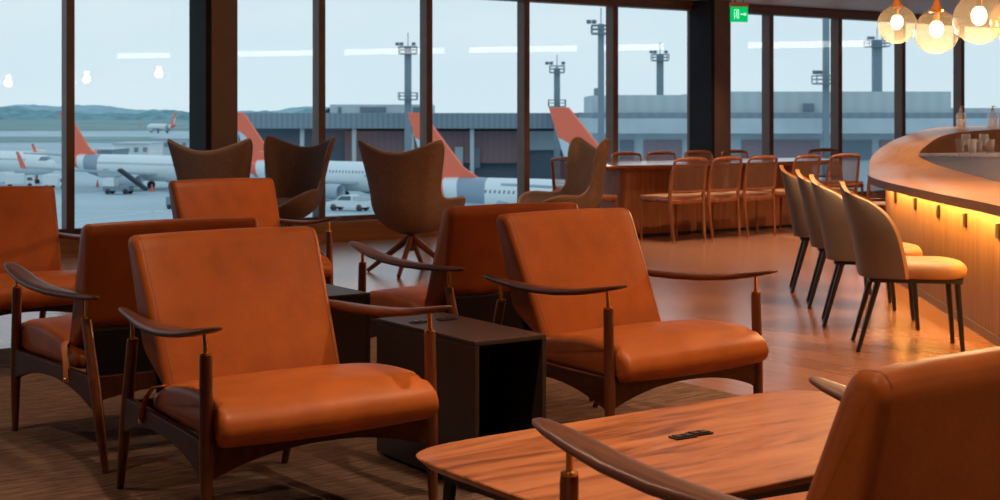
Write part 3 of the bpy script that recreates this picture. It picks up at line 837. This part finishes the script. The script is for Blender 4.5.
# ------------------------------------------------------------------ globe pendants over the bar
gd = [(897, 24.5, 9.2, .122, 'amber glass globe pendant, leftmost of the cluster'), (936.5, 32, 7.95, .121, 'amber glass globe pendant, lowest and second from the left'),
      (979, 19, 7.0, .122, 'amber glass globe pendant, third from the left and near the right edge'), (1013, 20, 7.9, .12, 'amber glass globe pendant cut by the right picture edge')]
for i, (px, py, D, R_, lab) in enumerate(gd):
    z = PZ(py, D); r = empty('globe_pendant', W(PX(px, D), D, z))
    prof = [(R_*sin(a), -R_*cos(a)) for a in [pi*(.01+.90*k_/24) for k_ in range(25)]]
    g_ = MB(); g_.loft([[(rr*cos(2*pi*k_/40), rr*sin(2*pi*k_/40), zz) for k_ in range(40)] for rr, zz in prof], caps=False)
    g_.build('globe', M['globe'], r, smooth=80)
    MB().lathe([(.012, R_+.06), (.02, R_+.02), (.042, R_*.96), (.040, R_*.90), (.015, R_*.86), (.015, R_*.45), (.010, R_*.42)], n=20).build('fitting', M['brass'], r)
    MB().ball((0, 0, R_*.13), .036, .036, .046, n=20, m=12).build('bulb', M['bulb'], r)
    top_ = CEIL - z
    MB().tube([(0, 0, R_+.055), (0, 0, top_-.02)], .003, 6).build('cord', M['black_metal'], r)
    MB().lathe([(.05, top_), (.05, top_-.02), (.01, top_-.025)], n=20).build('canopy', M['brass'], r)
    pl = bpy.data.lights.new('pendant_lamp', 'POINT'); pl.energy = 46; pl.color = (1, .74, .45); pl.shadow_soft_size = .04
    po = bpy.data.objects.new('pendant_lamp', pl); C.objects.link(po); po.parent = r; po.location = (0, 0, -.055)
    tag(r, lab, 'pendant light', 'globe pendants over the bar')

# ------------------------------------------------------------------ exit sign
D = 15.7; p = W(PX(739, D), D, 0)
ex = empty('exit_sign', (p.x, p.y, PZ(22, D)), -TH*.6)
hw, hh = .098, .165
MB().box(-hw, hw, -.012, .012, 0, hh).build('panel', M['exit'], ex, smooth=0)
MB().box(-hw-.01, hw+.01, -.022, .022, hh+.0005, hh+.045).build('housing', M['copper'], ex, smooth=0, bevel=.003)
MB().tube([(-.05, 0, hh+.04), (-.05, 0, CEIL-PZ(22, D))], .005, 8).tube([(.05, 0, hh+.04), (.05, 0, CEIL-PZ(22, D))], .005, 8).build('hanger', M['black_metal'], ex)
pic = MB()
yy0, yy1 = -.0145, -.0122
pic.box(-.062, -.056, yy0, yy1, .03, .135); pic.box(-.062, -.008, yy0, yy1, .129, .135); pic.box(-.012, -.006, yy0, yy1, .03, .135)   # doorway
pic.ball((-.030, -.0135, .112), .009, .002, .009, 10, 8)                                                     # running figure
pic.tube([(-.030, -.0135, .10), (-.036, -.0135, .072)], [(.004, .008)]*2, 6)
pic.tube([(-.036, -.0135, .074), (-.024, -.0135, .058), (-.030, -.0135, .036)], .004, 6)
pic.tube([(-.036, -.0135, .074), (-.048, -.0135, .058), (-.058, -.0135, .052)], .004, 6)
pic.tube([(-.046, -.0135, .086), (-.030, -.0135, .095), (-.018, -.0135, .080)], .003, 6)
pic.box(.015, .060, yy0, yy1, .078, .090)
pic.add([(.055, yy0, .062), (.085, yy0, .084), (.055, yy0, .106), (.055, yy1, .062), (.085, yy1, .084), (.055, yy1, .106)], [(0,1,2), (3,5,4), (0,3,4,1), (1,4,5,2), (2,5,3,0)])
pic.build('pictogram', M['exit_white'], ex, smooth=0)
tag(ex, 'green illuminated exit sign with running figure and arrow, hung by the brown column', 'sign')

# ================================================================== outside: the airfield
GZ = -10.5
def ground_mat():
    m, t, b = new_mat('apron_concrete')
    tc = t.nodes.new('ShaderNodeTexCoord'); n = t.nodes.new('ShaderNodeTexNoise'); n.inputs['Scale'].default_value = .035; n.inputs['Detail'].default_value = 8
    t.links.new(tc.outputs['Object'], n.inputs['Vector'])
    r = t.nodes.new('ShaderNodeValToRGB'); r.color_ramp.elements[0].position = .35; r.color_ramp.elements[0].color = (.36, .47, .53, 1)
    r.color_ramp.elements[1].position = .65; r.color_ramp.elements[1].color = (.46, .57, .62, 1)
    t.links.new(n.outputs['Fac'], r.inputs[0]); t.links.new(r.outputs[0], b.inputs['Base Color']); b.inputs['Roughness'].default_value = .6
    return m
M['apron'] = ground_mat()
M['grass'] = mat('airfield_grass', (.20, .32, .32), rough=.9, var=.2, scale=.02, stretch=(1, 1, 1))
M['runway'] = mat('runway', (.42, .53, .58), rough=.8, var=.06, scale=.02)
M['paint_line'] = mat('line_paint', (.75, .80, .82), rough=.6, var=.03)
def camplane(name, m, D0, D1, x0, x1, z, h=.15, label=None):
    o = MB().box(x0, x1, D0, D1, z-h, z).build(name, m, smooth=0); o.rotation_euler = (0, 0, -TH); return struct(o, label)
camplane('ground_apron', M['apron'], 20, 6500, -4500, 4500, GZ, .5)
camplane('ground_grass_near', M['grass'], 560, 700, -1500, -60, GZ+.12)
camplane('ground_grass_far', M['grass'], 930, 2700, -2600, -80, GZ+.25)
for i, (a0, a1, wd) in enumerate((((-75, 150), (-10, 105), .5), ((-110, 185), (60, 150), .5), ((-60, 120), (-30, 200), .35))):
    A_ = Vector(a0); B_ = Vector(a1); d = (B_-A_).normalized(); n_ = Vector((-d.y, d.x))*wd/2
    mb = MB(); q = [A_+n_, A_-n_, B_-n_, B_+n_]
    mb.loft([[(v.x, v.y, GZ+.01) for v in q], [(v.x, v.y, GZ+.04) for v in q]])
    o = mb.build('ground_marking', M['paint_line'], smooth=0); o.rotation_euler = (0, 0, -TH); struct(o)

# wooded hills on the horizon, air haze put into their colours
random.seed(4)
def ridge(name, D, x0, x1, hfun, m, depth, label):
    NX = 260; rows = []
    for j, (dd, f_) in enumerate(((0, 0), (depth*.12, .55), (depth*.35, .85), (depth*.55, 1.0), (depth, .6))):
        rows.append([(x0+(x1-x0)*i/NX, D+dd, GZ + hfun(x0+(x1-x0)*i/NX)*f_*(1 if j in (0,) else 1+.10*random.uniform(-1, 1))) for i in range(NX+1)])
    mb = MB(); mb.loft(rows, caps=False, closed=False)
    o = mb.build(name, m, smooth=80); o.rotation_euler = (0, 0, -TH); return tag(o, label, 'trees', None, 'stuff')
M['trees_far'] = mat('haze_tinted_far_woods', (.34, .48, .55), rough=1, var=.15, scale=.03, spec=0)
M['trees_mid'] = mat('haze_tinted_woods', (.21, .35, .39), rough=1, var=.25, scale=.05, spec=0)
def hf(x): return 26 + 11*sin(x*.0042+1.0) + 5*sin(x*.013+.5) + 3*sin(x*.041) 
def hm(x): return 17 + 5*sin(x*.0061+2) + 3.0*sin(x*.021) + 1.6*sin(x*.075) + 1.2*sin(x*.17)
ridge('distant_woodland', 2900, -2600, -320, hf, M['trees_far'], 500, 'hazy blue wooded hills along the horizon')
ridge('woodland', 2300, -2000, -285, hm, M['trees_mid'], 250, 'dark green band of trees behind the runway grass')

# terminal building, its wall colours paled and blued in place of haze
def mat_corr(name, col, scale, axis_x=True, depth=.25):
    m, t, b = new_mat(name); tc = t.nodes.new('ShaderNodeTexCoord'); wv = t.nodes.new('ShaderNodeTexWave')
    wv.inputs['Scale'].default_value = scale; wv.bands_direction = 'X'; wv.inputs['Distortion'].default_value = .6; wv.inputs['Detail'].default_value = 3
    t.links.new(tc.outputs['Object'], wv.inputs['Vector'])
    r = t.nodes.new('ShaderNodeValToRGB'); r.color_ramp.elements[0].color = tuple(c*(1-depth) for c in col)+(1,); r.color_ramp.elements[1].color = col+(1,)
    t.links.new(wv.outputs['Fac'], r.inputs[0]); t.links.new(r.outputs[0], b.inputs['Base Color']); b.inputs['Roughness'].default_value = .8
    return m
M['fascia'] = mat_corr('hazed_ribbed_fascia', (.26, .33, .39), .35, depth=.22)
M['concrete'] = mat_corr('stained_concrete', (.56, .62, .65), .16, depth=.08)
M['concrete_shaded'] = mat_corr('shaded_concrete', (.26, .33, .39), .2, depth=.1)
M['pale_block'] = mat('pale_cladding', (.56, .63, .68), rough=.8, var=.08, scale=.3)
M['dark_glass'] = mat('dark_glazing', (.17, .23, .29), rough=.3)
M['brick_red'] = mat_corr('hazed_red_brick', (.33, .20, .21), .3, depth=.1)
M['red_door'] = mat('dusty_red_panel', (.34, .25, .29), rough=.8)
M['deep'] = mat('hazed_dark_recess', (.15, .20, .25), rough=.9)
def cbox(mb, px0, px1, y0, y1, D, dep, o0):
    """box whose front face at depth D spans photo columns px0..px1 and rows y0(top)..y1(bottom)"""
    z1 = PZ(y0, D); z0 = max(PZ(y1, D), GZ); mb.box(PX(px0, D)-o0[0], PX(px1, D)-o0[0], D-o0[1], D+dep-o0[1], z0-GZ, z1-GZ); return mb
def outdoor(name, X, D): return empty(name, W(X, D, GZ), -TH)
o0 = (0, 245); tb_ = outdoor('terminal_building', 0, 245)
cbox(MB(), 238, 592, 113, 128.5, 245, 40, o0).build('fascia', M['fascia'], tb_, smooth=0)
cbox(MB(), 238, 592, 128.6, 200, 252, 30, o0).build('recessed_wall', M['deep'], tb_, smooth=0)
cbox(MB(), 345, 522, 131, 163, 250, 1.8, o0).build('brick_wall', M['brick_red'], tb_, smooth=0)
cbox(MB(), 522, 592, 131, 150, 250.5, 1.4, o0).build('pier_wall', M['pale_block'], tb_, smooth=0)
cbox(MB(), 330, 428, 104.5, 112.9, 248, 26, o0).build('upper_storey', M['pale_block'], tb_, smooth=0)
for a_, b2 in ((360, 386), (413, 427), (338, 341)):
    cbox(MB(), a_, b2, 107, 112.5, 247.8, .15, o0).build('window_band', M['dark_glass'], tb_, smooth=0)
for px in (250, 300, 352, 410, 470, 520, 570):
    cbox(MB(), px, px+4, 128.7, 200, 246.5, 1.0, o0).build('pillar', M['concrete'], tb_, smooth=0)
cbox(MB(), 455, 463, 147, 165, 249.6, .35, o0).build('doorway', M['pale_block'], tb_, smooth=0)
cbox(MB(), 472, 480, 148, 168, 249.6, .35, o0).build('doorway', M['dark_glass'], tb_, smooth=0)
tag(tb_, 'long low terminal block with grey fascia and red brick wall behind the parked airliners', 'building')
o0 = (45, 190); tb_ = outdoor('parking_deck', 45, 190)
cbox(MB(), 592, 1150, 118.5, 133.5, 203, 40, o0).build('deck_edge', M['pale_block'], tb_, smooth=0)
cbox(MB(), 592, 1150, 112.5, 118.4, 206, 37, o0).build('painted_shadow', M['concrete_shaded'], tb_, smooth=0)  # shadow below the parapet, put in as a darker concrete strip
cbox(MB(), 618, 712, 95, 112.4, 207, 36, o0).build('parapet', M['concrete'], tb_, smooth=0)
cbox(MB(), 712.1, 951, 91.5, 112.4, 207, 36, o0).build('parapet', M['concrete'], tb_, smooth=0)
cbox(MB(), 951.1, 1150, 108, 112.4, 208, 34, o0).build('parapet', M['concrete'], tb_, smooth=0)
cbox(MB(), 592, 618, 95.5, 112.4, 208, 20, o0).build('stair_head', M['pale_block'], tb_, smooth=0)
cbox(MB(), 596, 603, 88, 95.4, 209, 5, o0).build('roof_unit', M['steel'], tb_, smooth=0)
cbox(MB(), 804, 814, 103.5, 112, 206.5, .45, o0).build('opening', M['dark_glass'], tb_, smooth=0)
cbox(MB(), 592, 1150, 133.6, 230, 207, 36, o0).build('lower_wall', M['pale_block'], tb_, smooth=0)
for a_, b2, mm in ((644, 682, 'red_door'), (620, 634, 'dark_glass'), (772, 820, 'red_door'), (838, 872, 'dark_glass'), (690, 720, 'dark_glass'), (742, 764, 'red_door'), (880, 910, 'red_door'), (925, 970, 'dark_glass')):
    cbox(MB(), a_, b2, 140, 160, 206.7, .25, o0).build('shutter', M[mm], tb_, smooth=0)
tag(tb_, 'concrete parking deck with stained parapet filling the right-hand windows', 'building')
# low sheds behind the second airliner
for (a_, b2, y0, y1, D, mm, lab) in ((93, 112, 150, 158, 318, 'steel', 'dark low shed right behind the second airliner tail'), (113, 149, 144, 156, 340, 'white_paint', 'white flat-roofed shed behind the second airliner'),
                                     (152, 236, 139, 158, 365, 'pale_block', 'wide pale grey building behind the second airliner')):
    Xc = PX((a_+b2)/2, D); s_ = outdoor('airport_shed', Xc, D)
    cbox(MB(), a_, b2, y0, 200, D, 14, (Xc, D)).build('wall', M[mm], s_, smooth=0)
    cbox(MB(), a_-1, b2+1, y0-1, y0-.05, D-.5, 15, (Xc, D)).build('roof', M['pale_block'], s_, smooth=0)
    for q in range(int((b2-a_)/9)):
        cbox(MB(), a_+3+q*9, a_+7+q*9, y0+3.5, y0+8, D-.2, .15, (Xc, D)).build('shed_door', M['steel'], s_, smooth=0)
    tag(s_, lab, 'building')

# floodlight towers
def tower(px, ytop, D, plats, lab, wd=.55):
    X = PX(px, D); r = outdoor('floodlight_tower', X, D); zt = PZ(ytop, D)-GZ
    MB().box(-wd, wd, -wd, wd, 0, zt).build('mast', M['steel'], r, smooth=0)
    for (yp, hwid) in plats:
        z = PZ(yp, D)-GZ
        pm = MB(); pm.box(-hwid, hwid, -hwid, hwid, z-.2, z)
        for zz in (z+.5, z+1.0): 
            for yy in (-hwid, hwid): pm.box(-hwid, hwid, yy-.07, yy+.07, zz-.07, zz+.07)
            for xx in (-hwid, hwid): pm.box(xx-.07, xx+.07, -hwid, hwid, zz-.07, zz+.07)
        for xx in (-hwid, 0, hwid):
            for yy in (-hwid, hwid): pm.box(xx-.07, xx+.07, yy-.07, yy+.07, z, z+1.1)
        pm.build('platform', M['steel'], r, smooth=0)
    z = PZ(plats[0][0], D)-GZ
    for xx in (-1.7, -1.0, 1.0):
        MB().box(xx-.3, xx+.3, -1.2, -.6, z+1.2, z+1.7).build('floodlight', M['deep'], r, smooth=0)
    MB().tube([(0, 0, zt), (0, 0, zt+2.2)], .07, 6).build('antenna', M['steel'], r)
    tag(r, lab, 'tower', 'floodlight towers')
tower(408, 46, 240, [(53, 1.45), (99, 1.5)], 'floodlight tower above the terminal roof, seen over the middle wing chair')
tower(557, 68, 243, [(72, 1.2), (106, 1.4)], 'floodlight tower rising above the orange tail fin beside the long table', .5)
tower(601, 24, 196, [(33, 1.25)], 'tall floodlight tower half hidden by a window mullion', .4)
tower(660, 54, 268, [(60, 1.5)], 'floodlight tower seen in the pane left of the black column', .6)
tower(826, 0, 200, [(83, 1.6)], 'tall mast with a side platform, running up past the window top', .4)
tower(877, 40, 268, [(46, 1.9)], 'floodlight tower seen below the leftmost globe pendant', .78)

# airliners
def plane_mats():
    m, t, b = new_mat('airliner_skin'); tc = t.nodes.new('ShaderNodeTexCoord'); s = t.nodes.new('ShaderNodeSeparateXYZ'); t.links.new(tc.outputs['Object'], s.inputs[0])
    def mth(op, a, b_=None, c=None):
        n = t.nodes.new('ShaderNodeMath'); n.operation = op
        for i, v in enumerate((a, b_, c)):
            if v is None: continue
            if isinstance(v, (int, float)): n.inputs[i].default_value = v
            else: t.links.new(v, n.inputs[i])
        return n.outputs[0]
    x, z = s.outputs[0], s.outputs[2]
    sl = mth('ADD', x, mth('MULTIPLY', mth('POWER', mth('SUBTRACT', z, 3.4), 2), .18))
    mr = t.nodes.new('ShaderNodeMapRange'); mr.inputs[1].default_value = -20; mr.inputs[2].default_value = 20; t.links.new(sl, mr.inputs[0])
    r = t.nodes.new('ShaderNodeValToRGB'); r.color_ramp.interpolation = 'CONSTANT'
    els = [(-20, (1.0, .17, .085)), (-14.3, (.80, .84, .86)), (-12.4, (.27, .35, .44)), (-8.8, (.80, .84, .86))]
    r.color_ramp.elements[0].position = 0; r.color_ramp.elements[0].color = els[0][1]+(1,)
    r.color_ramp.elements[1].position = (els[1][0]+20)/40; r.color_ramp.elements[1].color = els[1][1]+(1,)
    for q in els[2:]:
        e = r.color_ramp.elements.new((q[0]+20)/40); e.color = q[1]+(1,)
    t.links.new(mr.outputs[0], r.inputs[0])
    # cabin windows: dark squares in a row
    fx = mth('FRACT', mth('DIVIDE', x, .56)); inx = mth('MULTIPLY', mth('GREATER_THAN', fx, .30), mth('LESS_THAN', fx, .74))
    inz = mth('MULTIPLY', mth('GREATER_THAN', z, 3.80), mth('LESS_THAN', z, 4.12))
    rng = mth('MULTIPLY', mth('GREATER_THAN', x, -9.0), mth('LESS_THAN', x, 13.5))
    win = mth('MULTIPLY', mth('MULTIPLY', inx, inz), rng)
    # cockpit glazing
    ck = mth('MULTIPLY', mth('MULTIPLY', mth('GREATER_THAN', x, 16.2), mth('LESS_THAN', x, 17.5)), mth('MULTIPLY', mth('GREATER_THAN', z, 3.85), mth('LESS_THAN', z, 4.5)))
    al = mth('MAXIMUM', win, ck)
    mxx = t.nodes.new('ShaderNodeMixRGB'); t.links.new(al, mxx.inputs[0]); t.links.new(r.outputs[0], mxx.inputs[1]); mxx.inputs[2].default_value = (.16, .22, .28, 1)
    t.links.new(mxx.outputs[0], b.inputs['Base Color']); b.inputs['Roughness'].default_value = .35
    m2, t, b = new_mat('tail_fin_paint'); tc = t.nodes.new('ShaderNodeTexCoord'); s = t.nodes.new('ShaderNodeSeparateXYZ'); t.links.new(tc.outputs['Object'], s.inputs[0])
    def mth(op, a, b_=None):
        n = t.nodes.new('ShaderNodeMath'); n.operation = op
        for i, v in enumerate((a, b_)):
            if v is None: continue
            if isinstance(v, (int, float)): n.inputs[i].default_value = v
            else: t.links.new(v, n.inputs[i])
        return n.outputs[0]
    x, z = s.outputs[0], s.outputs[2]
    xs = mth('ADD', x, mth('MULTIPLY', z, .45))
    e = mth('ADD', mth('POWER', mth('DIVIDE', mth('SUBTRACT', xs, -15.2), 2.2), 2), mth('POWER', mth('DIVIDE', mth('SUBTRACT', z, 7.2), 2.0), 2))
    ins = mth('LESS_THAN', e, 1.0)
    mxx = t.nodes.new('ShaderNodeMixRGB'); t.links.new(ins, mxx.inputs[0]); mxx.inputs[1].default_value = (1.0, .17, .085, 1); mxx.inputs[2].default_value = (.62, .70, .75, 1)
    t.links.new(mxx.outputs[0], b.inputs['Base Color']); b.inputs['Roughness'].default_value = .4
    return m, m2
M['skin'], M['fin'] = plane_mats()
M['plane_grey'] = mat('airliner_grey', (.42, .50, .56), rough=.4, var=.04, scale=1)
def make_plane():
    r = empty('airliner')
    secs = [(-19.3, .12, 4.55), (-18.6, .38, 4.50), (-16.5, .85, 4.20), (-14, 1.25, 3.88), (-11, 1.62, 3.55), (-8, 1.85, 3.32), (-4, 1.9, 3.3), (4, 1.9, 3.3), (11, 1.9, 3.3), (14, 1.82, 3.27), (16, 1.55, 3.15), (17.6, 1.05, 2.95), (18.5, .5, 2.82), (18.8, .1, 2.8)]
    NN = 28; rings = []
    for i in range(len(secs)*3-2):
        t = i/3; X_ = spline([(q, s_[0]) for q, s_ in enumerate(secs)], t); R_ = max(.05, spline([(q, s_[1]) for q, s_ in enumerate(secs)], t)); Z_ = spline([(q, s_[2]) for q, s_ in enumerate(secs)], t)
        rings.append([(X_, R_*cos(2*pi*k_/NN), Z_+R_*1.03*sin(2*pi*k_/NN)) for k_ in range(NN)])
    MB().loft(rings).build('fuselage', M['skin'], r, smooth=60)
    def slab(pts, th_, name, m, vertical=False, par=r):
        # pts: (x, span, z) outline; thickness th_
        mb = MB()
        if vertical: mb.loft([[(x, -th_/2, z) for x, z in pts], [(x, th_/2, z) for x, z in pts]])
        else: mb.loft([[(x, y, z-th_/2) for x, y, z in pts], [(x, y, z+th_/2) for x, y, z in pts]])
        return mb.build(name, m, par, smooth=30, bevel=.04)
    slab([(-19.6, 11.7), (-17.7, 11.7), (-12.6, 6.2), (-10.4, 5.0), (-17.0, 4.6)], .32, 'tail_fin', M['fin'], True)
    for s in (-1, 1):
        slab([(-16.0, s*.4, 4.9), (-18.2, s*.4, 4.9), (-20.0, s*6.8, 5.4), (-18.8, s*6.8, 5.4)], .22, 'stabiliser', M['plane_grey'])
        wg = slab([(5.2, s*1.2, 2.5), (-2.2, s*1.2, 2.5), (-3.2, s*5.5, 2.8), (-7.6, s*16.6, 3.7), (-6.2, s*16.6, 3.7), (.6, s*5.5, 2.8)], .34, 'wing', M['plane_grey'])
        slab([(-6.4, 3.6), (-7.7, 3.6), (-8.8, 6.0), (-8.2, 6.0)], .14, 'winglet', M['orange'], True, wg).location = (0, s*16.6, 0)
        e_ = MB(); e_.loft([[(X_, s*4.9+R_*cos(2*pi*k_/20), 1.55+R_*sin(2*pi*k_/20)) for k_ in range(20)] for X_, R_ in ((-.6, .55), (.6, .82), (2.4, 1.0), (3.9, .98), (4.3, .88), (4.2, .78), (3.2, .7))])
        e_.build('engine', M['plane_grey'], wg, smooth=50)
        MB().tube([(-1.6, s*2.8, 2.2), (-1.6, s*2.8, .5)], .14, 8).tube([(-1.6, s*2.45, .56), (-1.6, s*3.15, .56)], .56, 16).build('main_gear', M['tyre'], r)
    MB().tube([(14.2, 0, 1.8), (14.2, 0, .4)], .10, 8).tube([(14.2, -.25, .36), (14.2, .25, .36)], .36, 14).build('nose_gear', M['tyre'], r)
    slab([(-7.6, 2.55), (-6.2, 2.55), (-5.7, 3.15), (-7.1, 3.15)], 3.72, 'side_marking', M['plane_grey'], True)
    return r
pl0 = make_plane()
yawp = math.atan2(-.565, .825)
planes = [(-21.2, 192.5, yawp, 1.0, 'white airliner with an orange tail, third from the left, nose toward the middle wing chair'),
          (6.7, 139, yawp, 1.0, 'nearest white airliner, grey band before its tail, behind the middle wing chair'),
          (-54.1, 220.6, yawp, 1.0, 'white airliner between the leftmost mullion and the first column'),
          (-88, 247, yawp, 1.0, 'white airliner at the left picture edge, only its front half in view'),
          (21.2, 117, yawp, 1.04, 'airliner whose orange tail fin stands right behind the side-view wing chair'),
          (-195, 835, radians(180-52), 1.0, 'small distant airliner taxiing on the runway')]
for i, (X, D, a, sc, lab) in enumerate(planes):
    o = pl0 if i == 0 else copy_tree(pl0)
    o.location = W(X, D, GZ); o.rotation_euler = (0, 0, a - TH); o.scale = (sc,)*3
    tag(o, lab, 'airplane', 'white airliners with orange tails')

# apron vehicles
def wheels(r, xs, y, rad=.42):
    for x in xs:
        for s in (-1, 1): MB().tube([(x, s*(y-.13), rad), (x, s*(y+.1), rad)], rad, 14).build('wheel', M['tyre'], r)
def pickup(X, D, a, lab):
    r = empty('pickup_truck', W(X, D, GZ), a - TH)
    MB().loft([[(x, y, z) for x, z in round_poly([(-2.7, .5), (2.7, .5), (2.75, 1.05), (1.5, 1.25), (.8, 1.85), (-.7, 1.9), (-.85, 1.2), (-2.7, 1.2)], .12, 3)] for y in (-.95, .95)]).build('body', M['white_paint'], r, smooth=0)
    MB().loft([[(x, y, z) for x, z in [(-.6, 1.28), (1.25, 1.28), (.72, 1.76), (-.6, 1.8)]] for y in (-.97, .97)]).build('side_glass', M['vehicle_glass'], r, smooth=0)
    MB().box(-2.6, -.95, -.8, .8, 1.21, 1.75).build('cargo', M['concrete'], r, smooth=0)
    wheels(r, (-1.7, 1.75), .85); tag(r, lab, 'truck')
pickup(-17.9, 173, radians(158), 'white pickup truck seen between the second and third wing chairs')
def cater(X, D, a, lab, cab='white_paint'):
    r = empty('service_truck', W(X, D, GZ), a - TH)
    MB().box(-3.2, 1.0, -1.15, 1.15, .75, 2.75).build('cargo_box', M['white_paint'], r, smooth=0, bevel=.05)
    MB().loft([[(x, y, z) for x, z in [(1.1, .6), (3.0, .6), (3.0, 1.4), (2.5, 2.2), (1.1, 2.2)]] for y in (-1.05, 1.05)]).build('cab', M[cab], r, smooth=0)
    MB().loft([[(x, y, z) for x, z in [(1.5, 1.4), (2.85, 1.4), (2.45, 2.05), (1.5, 2.05)]] for y in (-1.07, 1.07)]).build('cab_glass', M['vehicle_glass'], r, smooth=0)
    wheels(r, (-2.2, 2.1), .95, .48); r.scale = (.68, .8, .8); tag(r, lab, 'truck')
M['green_paint'] = mat('green_paint', (.10, .42, .30), rough=.5)
cater(PX(20, 226), 226, radians(20), 'white box truck by the left airliner, behind the leftmost armchair')
cater(PX(0, 232), 232, radians(200), 'small truck with a green cab at the left picture edge', 'green_paint')
cater(PX(58, 222), 222, radians(-20), 'white box truck partly behind the leftmost mullion')
# baggage loader by the second airliner
X, D = PX(122, 208), 208; r = empty('baggage_loader', W(X, D, GZ), radians(-10) - TH)
MB().box(-2.6, 1.4, -.9, .9, .5, 1.15).build('chassis', M['steel'], r, smooth=0)
MB().box(-2.5, -.9, -.85, .85, 1.16, 2.3).build('cab', M['white_paint'], r, smooth=0)
MB().loft([[(x, y, z) for x, z in [(-.6, 3.4), (-.2, 3.7), (3.8, .9), (3.6, .5)]] for y in (-.5, .5)]).build('conveyor', M['tyre'], r, smooth=0)
wheels(r, (-1.8, .9), .8); tag(r, 'baggage loader with a sloping conveyor beside the second airliner', 'airport vehicle')
# generator cart near the column
X, D = PX(177, 176), 176; r = empty('generator_cart', W(X, D, GZ), -TH)
MB().box(-1.2, 1.2, -.7, .7, .4, 1.5).build('housing', M['steel'], r, smooth=0, bevel=.05)
wheels(r, (-.8, .8), .65, .3); tag(r, 'grey ground power cart on the apron left of the first column', 'airport vehicle')
for i, (px, D, lab) in enumerate(((97.5, 228, 'orange traffic cone right of the leftmost mullion'), (36, 246, 'orange traffic cone near the left airliner'), (152, 214, 'orange traffic cone by the second airliner wing'), (108, 232, 'orange traffic cone behind the baggage loader'))):
    r = MB().lathe([(.42, 0), (.42, .06), (.26, .07), (.05, 1.15), (.03, 1.15)], n=14).build('traffic_cone', M['orange'])
    r.location = W(PX(px, D), D, GZ); tag(r, lab, 'traffic cone', 'traffic cones on the apron')
